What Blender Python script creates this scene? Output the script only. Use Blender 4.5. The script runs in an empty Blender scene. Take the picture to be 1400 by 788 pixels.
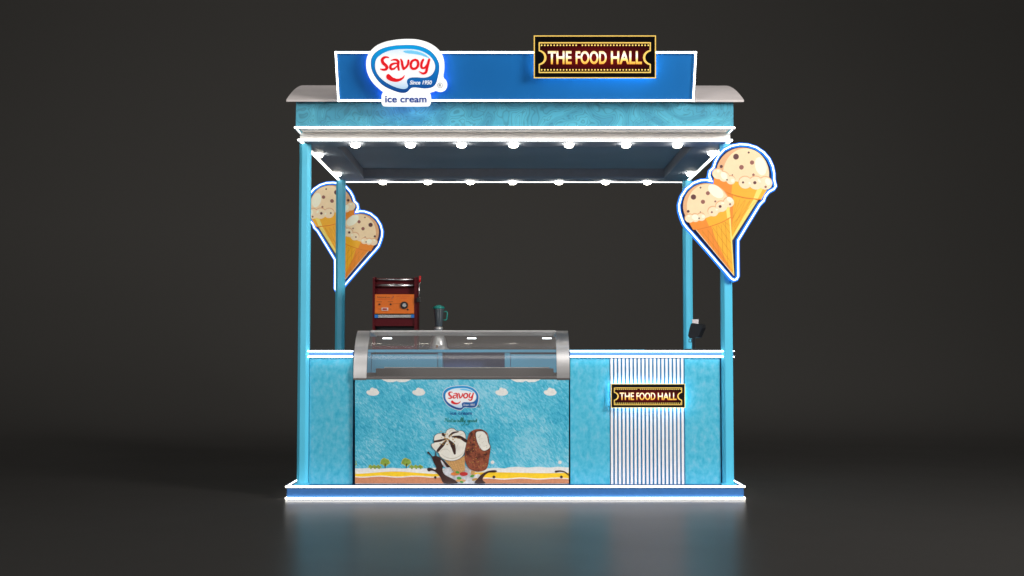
import bpy, bmesh, math, random
from mathutils import Vector, Matrix, geometry
random.seed(7)
S = bpy.context.scene
COL = S.collection

# ------------------------------------------------------------------ camera
F = 1700.0                      # focal length in pixels of a 1400 px wide frame
CAM = Vector((-0.06, -8.5, 0.995))
cd = bpy.data.cameras.new('camera'); cam = bpy.data.objects.new('camera', cd); COL.objects.link(cam)
cd.sensor_width = 36.0; cd.lens = 36.0 * F / 1400.0
cd.clip_start = 0.1; cd.clip_end = 300.0
cam.location = CAM
cam.rotation_euler = (math.radians(90) + math.atan(86 / F), 0, -math.atan(6 / F))
S.camera = cam
_R = cam.rotation_euler.to_matrix()
AX, AU, AF = _R @ Vector((1, 0, 0)), _R @ Vector((0, 1, 0)), _R @ Vector((0, 0, -1))

# ------------------------------------------------------------------ world, lamps, exposure
S.view_settings.view_transform = 'Standard'; S.view_settings.look = 'None'
S.view_settings.exposure = 0; S.view_settings.gamma = 1
S.cycles.use_denoising = True
S.cycles.max_bounces = 8; S.cycles.filter_width = 1.55
W = bpy.data.worlds.new('World'); S.world = W; W.use_nodes = True
W.node_tree.nodes['Background'].inputs[0].default_value = (1.0, 0.985, 0.965, 1)
W.node_tree.nodes['Background'].inputs[1].default_value = 0.18

def area(name, loc, target, size, power, color=(1, 1, 1), spread=180):
    l = bpy.data.lights.new(name, 'AREA'); l.shape = 'RECTANGLE'; l.size, l.size_y = size
    l.energy = power; l.color = color; l.spread = math.radians(spread)
    o = bpy.data.objects.new(name, l); COL.objects.link(o); o.location = loc
    o.rotation_euler = (Vector(target) - Vector(loc)).to_track_quat('-Z', 'Y').to_euler()
    return o
area('key_softbox', (6.2, -5.6, 4.0), (0, 0, 1.2), (2.4, 2.4), 232, (1, 0.97, 0.95), 110)
area('fill_softbox', (-4.5, -8.0, 3.2), (0, 0, 1.2), (3, 2), 62, (1, 0.98, 0.96), 110)
area('top_accent_light', (0.5, -5.0, 6.2), (0, 0, 1.5), (5, 1.0), 38, (1, 0.98, 0.96), 120)  # unseen lamp added for highlights on the freezer's steel and glass
area('backdrop_wash', (0, 4.0, 7.0), (0, 13.0, 5.0), (18, 1.2), 96, (1, 0.98, 0.95), 150)

# ------------------------------------------------------------------ mapping helpers
def ray(px, py):
    return (AF + AX * ((px - 700) / F) + AU * ((394 - py) / F))
def P(px, py, Y):                       # point seen at (px,py) lying on the vertical plane y = Y
    d = ray(px, py); return CAM + d * ((Y - CAM.y) / d.y)
def PN(px, py, p0, n):                  # ... lying on any plane
    d = ray(px, py); return CAM + d * ((p0 - CAM).dot(n) / d.dot(n))
def X(px, Y, py=480): return P(px, py, Y).x
def Z(py, Y, px=700): return P(px, py, Y).z

# ------------------------------------------------------------------ materials
def lin(c):
    f = lambda v: (v / 12.92 if v <= 0.04045 else ((v + 0.055) / 1.055) ** 2.4)
    return tuple(f(v / 255.0) for v in c) + (1.0,)
MATS = {}
def mat(name, rgb, rough=0.5, metal=0.0, emit=0.0, ergb=None, noise=0.0, nscale=30.0, bump=0.0, bscale=80.0, spec=0.5, coat=0.0):
    if name in MATS: return MATS[name]
    m = bpy.data.materials.new(name); m.use_nodes = True; MATS[name] = m
    nt = m.node_tree; b = nt.nodes['Principled BSDF']
    c = lin(rgb)
    b.inputs['Base Color'].default_value = c
    b.inputs['Roughness'].default_value = rough; b.inputs['Metallic'].default_value = metal
    b.inputs['Specular IOR Level'].default_value = spec
    b.inputs['Coat Weight'].default_value = coat
    if emit:
        b.inputs['Emission Color'].default_value = lin(ergb or rgb)
        b.inputs['Emission Strength'].default_value = emit
    tc = nt.nodes.new('ShaderNodeTexCoord')
    n = nt.nodes.new('ShaderNodeTexNoise'); n.inputs['Scale'].default_value = nscale; n.inputs['Detail'].default_value = 6
    nt.links.new(tc.outputs['Object'], n.inputs['Vector'])
    k = max(noise, 0.05)
    r = nt.nodes.new('ShaderNodeMapRange')
    r.inputs['From Min'].default_value = 0.3; r.inputs['From Max'].default_value = 0.7
    r.inputs['To Min'].default_value = 1 - k; r.inputs['To Max'].default_value = 1 + k * 0.6
    nt.links.new(n.outputs['Fac'], r.inputs['Value'])
    mx = nt.nodes.new('ShaderNodeVectorMath'); mx.operation = 'SCALE'
    mx.inputs[0].default_value = c[:3]
    nt.links.new(r.outputs['Result'], mx.inputs['Scale'])
    nt.links.new(mx.outputs['Vector'], b.inputs['Base Color'])
    if emit: nt.links.new(mx.outputs['Vector'], b.inputs['Emission Color']) if ergb is None else None
    if bump:
        n2 = nt.nodes.new('ShaderNodeTexNoise'); n2.inputs['Scale'].default_value = bscale; n2.inputs['Detail'].default_value = 5
        nt.links.new(tc.outputs['Object'], n2.inputs['Vector'])
        bp = nt.nodes.new('ShaderNodeBump'); bp.inputs['Strength'].default_value = bump; bp.inputs['Distance'].default_value = 0.01
        nt.links.new(n2.outputs['Fac'], bp.inputs['Height']); nt.links.new(bp.outputs['Normal'], b.inputs['Normal'])
    return m

def ramp(nt, src, stops):
    r = nt.nodes.new('ShaderNodeValToRGB'); e = r.color_ramp.elements
    while len(e) < len(stops): e.new(0.5)
    for k, (p, c) in enumerate(stops): e[k].position = p; e[k].color = lin(c)
    nt.links.new(src, r.inputs[0]); return r.outputs[0]

def mottled(name, stops, scale=(6, 6, 3), nscale=3.0, rough=0.6, distort=0.0, bump=0.0, fine=None, emit=0.0):
    m = bpy.data.materials.new(name); m.use_nodes = True; MATS[name] = m
    nt = m.node_tree; b = nt.nodes['Principled BSDF']; b.inputs['Roughness'].default_value = rough
    tc = nt.nodes.new('ShaderNodeTexCoord'); mp = nt.nodes.new('ShaderNodeMapping'); mp.inputs['Scale'].default_value = scale
    nt.links.new(tc.outputs['Object'], mp.inputs[0])
    n = nt.nodes.new('ShaderNodeTexNoise'); n.inputs['Scale'].default_value = nscale; n.inputs['Detail'].default_value = 8
    n.inputs['Roughness'].default_value = 0.62; n.inputs['Distortion'].default_value = distort
    nt.links.new(mp.outputs[0], n.inputs['Vector'])
    out = ramp(nt, n.outputs['Fac'], stops)
    nt.links.new(out, b.inputs['Base Color'])
    if emit:
        nt.links.new(out, b.inputs['Emission Color']); b.inputs['Emission Strength'].default_value = emit
    if bump:
        n2 = nt.nodes.new('ShaderNodeTexNoise'); n2.inputs['Scale'].default_value = (fine or 60); n2.inputs['Detail'].default_value = 4
        nt.links.new(mp.outputs[0], n2.inputs['Vector'])
        bp = nt.nodes.new('ShaderNodeBump'); bp.inputs['Strength'].default_value = bump; bp.inputs['Distance'].default_value = 0.008
        nt.links.new(n2.outputs['Fac'], bp.inputs['Height']); nt.links.new(bp.outputs['Normal'], b.inputs['Normal'])
    return m

def gradient(name, axis, lo, hi, stops, emit=0.0, rough=0.35):
    """Printed colour gradient along an axis of the object (a graphic design, not shading)."""
    m = bpy.data.materials.new(name); m.use_nodes = True; MATS[name] = m
    nt = m.node_tree; b = nt.nodes['Principled BSDF']; b.inputs['Roughness'].default_value = rough
    tc = nt.nodes.new('ShaderNodeTexCoord'); sp = nt.nodes.new('ShaderNodeSeparateXYZ')
    nt.links.new(tc.outputs['Object'], sp.inputs[0])
    r = nt.nodes.new('ShaderNodeMapRange'); r.inputs['From Min'].default_value = lo; r.inputs['From Max'].default_value = hi
    nt.links.new(sp.outputs[axis], r.inputs['Value'])
    out = ramp(nt, r.outputs[0], stops)
    nt.links.new(out, b.inputs['Base Color'])
    if emit:
        nt.links.new(out, b.inputs['Emission Color']); b.inputs['Emission Strength'].default_value = emit
    return m

def glow(name, rgb, strength, base=(0.8, 0.8, 0.8, 1)):
    m = bpy.data.materials.new(name); m.use_nodes = True; MATS[name] = m
    nt = m.node_tree; b = nt.nodes['Principled BSDF']
    b.inputs['Base Color'].default_value = base
    b.inputs['Emission Color'].default_value = lin(rgb); b.inputs['Emission Strength'].default_value = strength
    return m

LED = glow('led_white', (255, 249, 238), 8.0)
LEDBLOOM = glow('led_bloom_edge', (170, 200, 225), 0.28, (0.08, 0.1, 0.12, 1))  # weak emission that imitates bloom beside the strips
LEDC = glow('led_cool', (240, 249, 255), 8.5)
PUCK = glow('downlight_lens', (255, 247, 232), 24.0)
NEON = glow('neon_white_blue', (232, 246, 255), 2.6)
NEONB = glow('neon_blue_bloom', (40, 130, 255), 1.25, (0.01, 0.05, 0.3, 1))
HALO = glow('halo_cool', (170, 228, 255), 18.0)
HALOB = glow('halo_blue', (30, 90, 255), 5.0)

BLUE = mottled('counter_blue_laminate', [(0.30, (34, 170, 204)), (0.50, (78, 188, 216)), (0.72, (122, 196, 222))], (9, 9, 6), 3.4, 0.55)
POST = mat('post_light_blue', (88, 206, 240), 0.42, noise=0.04, nscale=3)
INNER = mat('inner_counter_blue', (84, 176, 214), 0.5, noise=0.05, nscale=4)
INNERD = mat('recess_blue', (92, 118, 172), 0.6)
DEEP = mat('deep_blue_band', (62, 118, 186), 0.35, noise=0.04)
RAILB = mat('rail_blue', (84, 130, 196), 0.4)
BOARD = mat('header_board_blue', (14, 114, 190), 0.5, noise=0.05, nscale=2, bump=0.02, bscale=300)
GREY = mat('fascia_warm_grey', (228, 223, 220), 0.55, noise=0.04, nscale=60, bump=0.03, bscale=300)
ROOFG = mat('roof_grey', (212, 203, 200), 0.5, metal=0.0, noise=0.05, nscale=8, bump=0.03, bscale=200)
BEAM = mat('beam_grey', (176, 171, 176), 0.6)
CEIL = mat('ceiling_blue_grey', (190, 200, 208), 0.7, noise=0.06, nscale=2)
SOFFIT = mat('soffit_grey', (168, 176, 190), 0.7)
DARKGAP = mat('gap_dark_blue', (22, 60, 110), 0.6)
SLAT = mat('slat_white', (250, 246, 246), 0.4, noise=0.02)
SLATBACK = mat('slat_backing_blue', (24, 122, 172), 0.5)

def brushed(name, rgb, rough=0.3, sc=(1, 1, 120)):
    m = bpy.data.materials.new(name); m.use_nodes = True; MATS[name] = m
    nt = m.node_tree; b = nt.nodes['Principled BSDF']; b.inputs['Metallic'].default_value = 1.0
    b.inputs['Base Color'].default_value = lin(rgb)
    tc = nt.nodes.new('ShaderNodeTexCoord'); mp = nt.nodes.new('ShaderNodeMapping'); mp.inputs['Scale'].default_value = sc
    nt.links.new(tc.outputs['Object'], mp.inputs[0])
    n = nt.nodes.new('ShaderNodeTexNoise'); n.inputs['Scale'].default_value = 6; n.inputs['Detail'].default_value = 5
    nt.links.new(mp.outputs[0], n.inputs['Vector'])
    r = nt.nodes.new('ShaderNodeMapRange'); r.inputs['To Min'].default_value = rough - 0.08; r.inputs['To Max'].default_value = rough + 0.12
    nt.links.new(n.outputs['Fac'], r.inputs['Value']); nt.links.new(r.outputs[0], b.inputs['Roughness'])
    bp = nt.nodes.new('ShaderNodeBump'); bp.inputs['Strength'].default_value = 0.08; bp.inputs['Distance'].default_value = 0.002
    nt.links.new(n.outputs['Fac'], bp.inputs['Height']); nt.links.new(bp.outputs['Normal'], b.inputs['Normal'])
    return m
STEEL = brushed('brushed_steel', (205, 203, 202), 0.36, (1, 60, 60))
STEELD = brushed('dark_steel', (130, 124, 122), 0.42, (1, 1, 60))

def marble():
    m = bpy.data.materials.new('swirled_teal_laminate'); m.use_nodes = True
    nt = m.node_tree; b = nt.nodes['Principled BSDF']; b.inputs['Roughness'].default_value = 0.5
    tc = nt.nodes.new('ShaderNodeTexCoord')
    n0 = nt.nodes.new('ShaderNodeTexNoise'); n0.inputs['Scale'].default_value = 3.4; n0.inputs['Detail'].default_value = 1.5
    n0.inputs['Distortion'].default_value = 3.2
    nt.links.new(tc.outputs['Object'], n0.inputs['Vector'])
    mu = nt.nodes.new('ShaderNodeMath'); mu.operation = 'MULTIPLY'; mu.inputs[1].default_value = 85
    nt.links.new(n0.outputs['Fac'], mu.inputs[0])
    si = nt.nodes.new('ShaderNodeMath'); si.operation = 'SINE'; nt.links.new(mu.outputs[0], si.inputs[0])
    r1 = nt.nodes.new('ShaderNodeMapRange'); r1.inputs['From Min'].default_value = 0.4; r1.inputs['From Max'].default_value = 1.0
    nt.links.new(si.outputs[0], r1.inputs['Value'])
    base = ramp(nt, n0.outputs['Fac'], [(0.36, (64, 154, 182)), (0.5, (72, 168, 194)), (0.66, (82, 180, 204))])
    mx = nt.nodes.new('ShaderNodeMix'); mx.data_type = 'RGBA'
    mx.inputs['B'].default_value = lin((48, 118, 138))
    sc = nt.nodes.new('ShaderNodeMath'); sc.operation = 'MULTIPLY'; sc.inputs[1].default_value = 0.55
    nt.links.new(r1.outputs[0], sc.inputs[0])
    nt.links.new(sc.outputs[0], mx.inputs['Factor']); nt.links.new(base, mx.inputs['A'])
    nt.links.new(mx.outputs['Result'], b.inputs['Base Color'])
    return m
MARBLE = marble()

def glass_mat():
    m = bpy.data.materials.new('tinted_glass'); m.use_nodes = True
    nt = m.node_tree; nt.nodes.clear()
    o = nt.nodes.new('ShaderNodeOutputMaterial')
    t = nt.nodes.new('ShaderNodeBsdfTransparent'); t.inputs[0].default_value = (0.80, 0.82, 0.82, 1)
    g = nt.nodes.new('ShaderNodeBsdfGlossy'); g.inputs['Roughness'].default_value = 0.12
    d = nt.nodes.new('ShaderNodeBsdfDiffuse'); d.inputs[0].default_value = (0.5, 0.46, 0.44, 1)  # grey diffuse veil stands in for reflections on the glass
    tc = nt.nodes.new('ShaderNodeTexCoord'); mp = nt.nodes.new('ShaderNodeMapping'); mp.inputs['Scale'].default_value = (2, 4, 6)
    nt.links.new(tc.outputs['Object'], mp.inputs[0])
    n = nt.nodes.new('ShaderNodeTexNoise'); n.inputs['Scale'].default_value = 2; nt.links.new(mp.outputs[0], n.inputs['Vector'])
    r = nt.nodes.new('ShaderNodeMapRange'); r.inputs['To Min'].default_value = 0.15; r.inputs['To Max'].default_value = 0.17
    nt.links.new(n.outputs['Fac'], r.inputs['Value'])
    a = nt.nodes.new('ShaderNodeMixShader'); nt.links.new(r.outputs[0], a.inputs[0])
    nt.links.new(t.outputs[0], a.inputs[1]); nt.links.new(d.outputs[0], a.inputs[2])
    fr = nt.nodes.new('ShaderNodeFresnel'); fr.inputs[0].default_value = 1.45
    b = nt.nodes.new('ShaderNodeMixShader'); nt.links.new(fr.outputs[0], b.inputs[0])
    nt.links.new(a.outputs[0], b.inputs[1]); nt.links.new(g.outputs[0], b.inputs[2])
    nt.links.new(b.outputs[0], o.inputs[0]); return m
GLASS = glass_mat()

def floor_mat():
    m = bpy.data.materials.new('dark_studio_floor'); m.use_nodes = True
    nt = m.node_tree; b = nt.nodes['Principled BSDF']
    b.inputs['Base Color'].default_value = (0.016, 0.0155, 0.015, 1)
    tc = nt.nodes.new('ShaderNodeTexCoord')
    n = nt.nodes.new('ShaderNodeTexNoise'); n.inputs['Scale'].default_value = 1.2; n.inputs['Detail'].default_value = 8
    nt.links.new(tc.outputs['Object'], n.inputs['Vector'])
    r = nt.nodes.new('ShaderNodeMapRange'); r.inputs['To Min'].default_value = 0.26; r.inputs['To Max'].default_value = 0.34
    nt.links.new(n.outputs['Fac'], r.inputs['Value']); nt.links.new(r.outputs[0], b.inputs['Roughness'])
    b.inputs['Specular IOR Level'].default_value = 0.09
    return m
def cove(m0):
    """dark polished floor paint that turns into matt backdrop paint towards the sweep"""
    m = m0; nt = m.node_tree; b = nt.nodes['Principled BSDF']
    d = nt.nodes.new('ShaderNodeBsdfDiffuse'); d.inputs[0].default_value = lin((84, 82, 79))
    g = nt.nodes.new('ShaderNodeNewGeometry'); sp = nt.nodes.new('ShaderNodeSeparateXYZ'); nt.links.new(g.outputs['Position'], sp.inputs[0])
    r = nt.nodes.new('ShaderNodeMapRange'); r.interpolation_type = 'SMOOTHSTEP'; r.inputs['From Min'].default_value = 2.5; r.inputs['From Max'].default_value = 9.0; r.inputs['To Min'].default_value = 0.28
    nt.links.new(sp.outputs['Y'], r.inputs['Value'])
    x = nt.nodes.new('ShaderNodeMixShader'); nt.links.new(r.outputs[0], x.inputs[0]); nt.links.new(b.outputs[0], x.inputs[1]); nt.links.new(d.outputs[0], x.inputs[2])
    nt.links.new(x.outputs[0], nt.nodes['Material Output'].inputs[0]); return m
FLOOR = cove(floor_mat()); BACK = FLOOR

# ------------------------------------------------------------------ mesh builder
class MB:
    def __init__(s): s.v = []; s.f = []; s.m = []; s.mats = []; s.smooth = []
    def mi(s, m):
        if m not in s.mats: s.mats.append(m)
        return s.mats.index(m)
    def face(s, idx, m, sm=False): s.f.append(idx); s.m.append(s.mi(m)); s.smooth.append(sm)
    def quad(s, pts, m, sm=False):
        k = len(s.v); s.v += [Vector(p) for p in pts]; s.face(list(range(k, k + len(pts))), m, sm)
    def box(s, a, b, m):
        (x0, y0, z0), (x1, y1, z1) = a, b
        x0, x1 = sorted((x0, x1)); y0, y1 = sorted((y0, y1)); z0, z1 = sorted((z0, z1))
        k = len(s.v)
        s.v += [Vector(p) for p in ((x0,y0,z0),(x1,y0,z0),(x1,y1,z0),(x0,y1,z0),(x0,y0,z1),(x1,y0,z1),(x1,y1,z1),(x0,y1,z1))]
        for q in ((0,3,2,1),(4,5,6,7),(0,1,5,4),(1,2,6,5),(2,3,7,6),(3,0,4,7)): s.face([k+i for i in q], m)
    def poly(s, pts, m):                       # flat polygon, any outline
        pts = [Vector(p) for p in pts]; k = len(s.v); s.v += pts
        for t in geometry.tessellate_polygon([pts]): s.face([k+i for i in t], m)
    def prism(s, pts, dvec, m, mside=None):    # outline given a thickness
        pts = [Vector(p) for p in pts]; dvec = Vector(dvec)
        s.poly(pts, m); s.poly([p + dvec for p in pts], m)
        n = len(pts); k = len(s.v); s.v += pts + [p + dvec for p in pts]
        for i in range(n): j = (i+1) % n; s.face([k+i, k+j, k+n+j, k+n+i], mside or m)
    def sweep(s, path, r, m, seg=8, closed=False, flat=None):   # round tube
        path = [Vector(p) for p in path]; n = len(path); k = len(s.v)
        prev = None
        for i, p in enumerate(path):
            a = path[(i-1) % n] if (closed or i > 0) else p
            b = path[(i+1) % n] if (closed or i < n-1) else p
            t = (b - a).normalized()
            up = Vector((0, 1, 0)) if abs(t.y) < 0.9 else Vector((0, 0, 1))
            sx = t.cross(up).normalized(); sy = sx.cross(t).normalized()
            # widen at corners (mitre)
            mit = 1.0
            if (closed or 0 < i < n-1):
                t1 = (p - a).normalized(); c = max(0.35, t1.dot(t)); mit = 1 / c
            for q in range(seg):
                an = 2*math.pi*(q+0.5)/seg
                s.v.append(p + sx*math.cos(an)*r*mit + sy*math.sin(an)*r)
        for i in range(n if closed else n-1):
            j = (i+1) % n
            for q in range(seg):
                w = (q+1) % seg
                s.face([k+i*seg+q, k+i*seg+w, k+j*seg+w, k+j*seg+q], m, True)
        if not closed:
            s.face([k+q for q in range(seg)], m); s.face([k+(n-1)*seg+q for q in range(seg)], m)
    def lathe(s, c, prof, m, seg=28, sx=1, sy=1):
        k = len(s.v); c = Vector(c)
        for (r, z) in prof:
            for q in range(seg):
                an = 2*math.pi*q/seg; s.v.append(c + Vector((math.cos(an)*r*sx, math.sin(an)*r*sy, z)))
        for i in range(len(prof)-1):
            for q in range(seg):
                w = (q+1) % seg; s.face([k+i*seg+q, k+i*seg+w, k+(i+1)*seg+w, k+(i+1)*seg+q], m, True)
        for e in (0, len(prof)-1):
            if prof[e][0] > 1e-5: s.face([k+e*seg+q for q in range(seg)], m)
    def stroke(s, pts, wid, fr, m, lay, caps=True):   # brush stroke on a flat frame; pts 2-D, wid width(s)
        P2 = [Vector(p) for p in smooth_open(pts)]
        n = len(P2)
        if not isinstance(wid, (list, tuple)): wid = [wid, wid]
        def w(i):
            t = i/(n-1)*(len(wid)-1); a = int(min(t, len(wid)-2)); return (wid[a]*(1-(t-a)) + wid[a+1]*(t-a)) / 2
        L, R_ = [], []
        for i, p in enumerate(P2):
            a = P2[max(0, i-1)]; b = P2[min(n-1, i+1)]; t = (b-a); t = t.normalized() if t.length > 1e-9 else Vector((1, 0))
            nn = Vector((-t.y, t.x)); L.append(p + nn*w(i)); R_.append(p - nn*w(i))
        for i in range(n-1): s.quad([fr(*L[i], lay), fr(*L[i+1], lay), fr(*R_[i+1], lay), fr(*R_[i], lay)], m)
        if caps:
            for (p, q, rr) in ((P2[0], P2[1], w(0)), (P2[-1], P2[-2], w(n-1))):
                if rr < 1e-6: continue
                d = (p-q).normalized(); a0 = math.atan2(d.y, d.x)
                s.quad([fr(p.x+rr*math.cos(a0+math.pi*(k/8-0.5)), p.y+rr*math.sin(a0+math.pi*(k/8-0.5)), lay) for k in range(9)], m)
    def build(s, name, parent=None, bevel=0.0, origin=None, recalc=True, merge=False):
        me = bpy.data.meshes.new(name)
        o0 = Vector(origin) if origin is not None else (parent['_o'] if parent is not None and '_o' in parent else None)
        off = Vector(o0) if o0 is not None else Vector((0, 0, 0))
        me.from_pydata([v - off for v in s.v], [], s.f)
        for m in s.mats: me.materials.append(m)
        for p, i, sm in zip(me.polygons, s.m, s.smooth): p.material_index = i; p.use_smooth = sm
        me.update()
        if recalc:
            bm = bmesh.new(); bm.from_mesh(me)
            if merge: bmesh.ops.remove_doubles(bm, verts=bm.verts, dist=2e-5)
            bmesh.ops.recalc_face_normals(bm, faces=bm.faces); bm.to_mesh(me); bm.free()
        o = bpy.data.objects.new(name, me); COL.objects.link(o)
        if parent is not None: o.parent = parent
        if o0 is not None: o['_o'] = list(off)
        if parent is None and o0 is not None: o.location = off
        if bevel:
            md = o.modifiers.new('bevel', 'BEVEL'); md.width = bevel; md.segments = 2; md.limit_method = 'ANGLE'
        return o

def cr(p0, p1, p2, p3, t):
    return 0.5*((2*p1) + (-p0+p2)*t + (2*p0-5*p1+4*p2-p3)*t*t + (-p0+3*p1-3*p2+p3)*t**3)
def smooth_closed(pts, k=5):
    pts = [Vector(p) for p in pts]; n = len(pts); out = []
    for i in range(n):
        for q in range(k): out.append(cr(pts[i-1], pts[i], pts[(i+1) % n], pts[(i+2) % n], q/k))
    return out
def smooth_open(pts, k=6):
    pts = [Vector(p) for p in pts]
    if len(pts) < 3: return pts
    n = len(pts); out = []
    for i in range(n-1):
        for q in range(k): out.append(cr(pts[max(0, i-1)], pts[i], pts[i+1], pts[min(n-1, i+2)], q/k))
    out.append(pts[-1]); return out
def ell(cx, cy, rx, ry, a=0, n=28):
    ca, sa = math.cos(a), math.sin(a)
    return [(cx + rx*math.cos(t)*ca - ry*math.sin(t)*sa, cy + rx*math.cos(t)*sa + ry*math.sin(t)*ca) for t in (2*math.pi*i/n for i in range(n))]

def text_geo(txt, offset=0.0, space=1.0, shear=0.0, ext=0.0):
    cu = bpy.data.curves.new('lettering', 'FONT'); cu.body = txt; cu.size = 1; cu.offset = offset; cu.shear = shear
    cu.space_character = space; cu.fill_mode = 'BOTH' if ext else 'FRONT'; cu.extrude = ext; cu.resolution_u = 5
    o = bpy.data.objects.new('lettering', cu); COL.objects.link(o)
    bpy.context.view_layer.update()
    me = bpy.data.meshes.new_from_object(o.evaluated_get(bpy.context.evaluated_depsgraph_get()))
    V = [v.co.copy() for v in me.vertices]; Fc = [list(p.vertices) for p in me.polygons]
    bpy.data.objects.remove(o); bpy.data.meshes.remove(me)
    x0 = min(v.x for v in V); x1 = max(v.x for v in V); y0 = min(v.y for v in V); y1 = max(v.y for v in V)
    return V, Fc, (x0, x1, y0, y1)
def put_text(mb, txt, x0, x1, ytop, ybot, fr, m, lay, offset=0.0, space=1.0, shear=0.0):
    """writes txt so that its box fills x0..x1, ytop..ybot of a frame whose y runs down"""
    V, Fc, (a, b, c, d) = text_geo(txt, offset, space, shear)
    k = len(mb.v)
    for v in V:
        u = x0 + (v.x-a)/(b-a)*(x1-x0); w = ybot + (v.y-c)/(d-c)*(ytop-ybot); mb.v.append(Vector(fr(u, w, lay)))
    for f in Fc: mb.face([k+i for i in f], m)

def thing(name, label, cat, loc=(0, 0, 0), group=None):
    o = bpy.data.objects.new(name, None); COL.objects.link(o); o.empty_display_size = 0.1
    o.location = loc; o['_o'] = list(loc); o['label'] = label; o['category'] = cat
    if group: o['group'] = group
    return o
def struct(o): o['kind'] = 'structure'; return o

# ================================================================== THE SETTING
mb = MB(); mb.quad([(-40, -16, 0), (40, -16, 0), (40, 6.0, 0), (-40, 6.0, 0)], FLOOR)
struct(mb.build('floor'))
mb = MB()
prof = [(6.0, 0.0)] + [(6.0 + 6.7*math.sin(a), 6.7*(1-math.cos(a))) for a in (math.pi/2*i/40 for i in range(1, 41))] + [(12.7, 14)]
for (a, b) in zip(prof, prof[1:]):
    k = len(mb.v); mb.v += [Vector((-40, a[0], a[1])), Vector((40, a[0], a[1])), Vector((40, b[0], b[1])), Vector((-40, b[0], b[1]))]
    mb.face([k, k+1, k+2, k+3], BACK, True)
struct(mb.build('backdrop', merge=True))
pass

# ================================================================== KIOSK
YF, YB = 0.0, 1.82                     # post centre lines
kiosk = thing('kiosk', 'light blue kiosk frame with four posts, grey curved roof and white LED edges', 'kiosk', (0, 0.9, 0))
yb0 = -0.12; yb1 = YB + 0.12
bx0, bx1 = X(392, yb0, 670), X(1017, yb0, 670)
zb = 0.089
mb = MB(); mb.box((bx0, yb0, 0.0), (bx1, yb1, zb), DEEP)
base = mb.build('base_platform', kiosk, bevel=0.003)
def ring(x0, x1, y0, y1, z, r, m, name, parent, h=None, soft=2.1):
    mb = MB()
    def loop(r, h, zz, m):
        mb.box((x0-r, y0-r, zz-h), (x1+r, y0+r, zz+h), m); mb.box((x0-r, y1-r, zz-h), (x1+r, y1+r, zz+h), m)
        mb.box((x0-r, y0+r, zz-h), (x0+r, y1-r, zz+h), m); mb.box((x1-r, y0+r, zz-h), (x1+r, y1-r, zz+h), m)
    loop(r, r, z, m)
    if soft: loop(r-0.0025, r*soft, max(z, r*soft+0.001), LEDBLOOM)      # dim glowing flange imitating the bloom around the strip
    return mb.build(name, parent)
ring(bx0-0.003, bx1+0.003, yb0-0.005, yb1+0.005, zb-0.001, 0.0046, LED, 'light_strip', base)
ring(bx0-0.003, bx1+0.003, yb0-0.005, yb1+0.005, 0.0105, 0.0052, LED, 'light_strip', base, soft=0)

# posts: square tube with wide chamfers
zs = Z(196.5, -0.03)                  # underside of the canopy ring
def post(cx, cy, hw=0.038, ch=0.020):
    o2 = [(-hw+ch, -hw), (hw-ch, -hw), (hw, -hw+ch), (hw, hw-ch), (hw-ch, hw), (-hw+ch, hw), (-hw, hw-ch), (-hw, -hw+ch)]
    mb = MB(); mb.prism([(cx+a, cy+b, zb+0.001) for a, b in o2], (0, 0, zs-zb-0.002), POST)
    mb.box((cx-hw-0.012, cy-hw-0.012, zb+0.002), (cx+hw+0.012, cy+hw+0.012, zb+0.010), POST)
    return mb.build('post', kiosk)
pxL, pxR = X(414.3, YF, 640)+0.0, X(995.5, YF, 640)
xbL, xbR = X(469, YB, 450), X(938.7, YB, 450)
pxL = X(414.5, YF, 600); pxR = X(994.3, YF, 560)
post(pxL, YF); post(pxR, YF); post(pxL, YB); post(pxR, YB)

# canopy: lower fascia ring, swirled band above, soffit, ceiling
yf0 = -0.115; yf1 = YB + 0.115
fx0, fx1 = X(410.3, yf0, 184), X(998.3, yf0, 184)
zf0, zf1 = Z(193.5, yf0), Z(177.5, yf0)
def walls(x0, x1, y0, y1, z0, z1, th, m, name, parent, bevel=0.0):
    mb = MB()
    mb.box((x0, y0, z0), (x1, y0+th, z1), m); mb.box((x0, y1-th, z0), (x1, y1, z1), m)
    mb.box((x0, y0+th, z0), (x0+th, y1-th, z1), m); mb.box((x1-th, y0+th, z0), (x1, y1-th, z1), m)
    return mb.build(name, parent, bevel=bevel)
ym0 = -0.285; ym1 = YB + 0.2
zm1 = Z(138.5, ym0); zm0 = Z(175.5, ym0)
fascia = walls(fx0, fx1, yf0, yf1, zs+0.012, zm0-0.002, 0.02, GREY, 'fascia', kiosk)
ring(fx0-0.008, fx1+0.008, yf0-0.014, yf1+0.010, zf0+0.006, 0.0052, LED, 'light_strip', fascia)
mx0, mx1 = X(404.6, ym0, 155), X(1002.6, ym0, 155)
band = walls(mx0, mx1, ym0, ym1, zm0, zm1, 0.02, MARBLE, 'canopy_band', kiosk)
mb = MB(); mb.box((mx0+0.021, ym0+0.021, zm0+0.001), (mx1-0.021, yf0, zm0+0.012), GREY)
mb.build('band_underside', kiosk)
ring(mx0-0.003, mx1+0.003, ym0-0.007, ym1+0.006, zm0+0.002, 0.0050, LED, 'light_strip', band)
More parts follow.
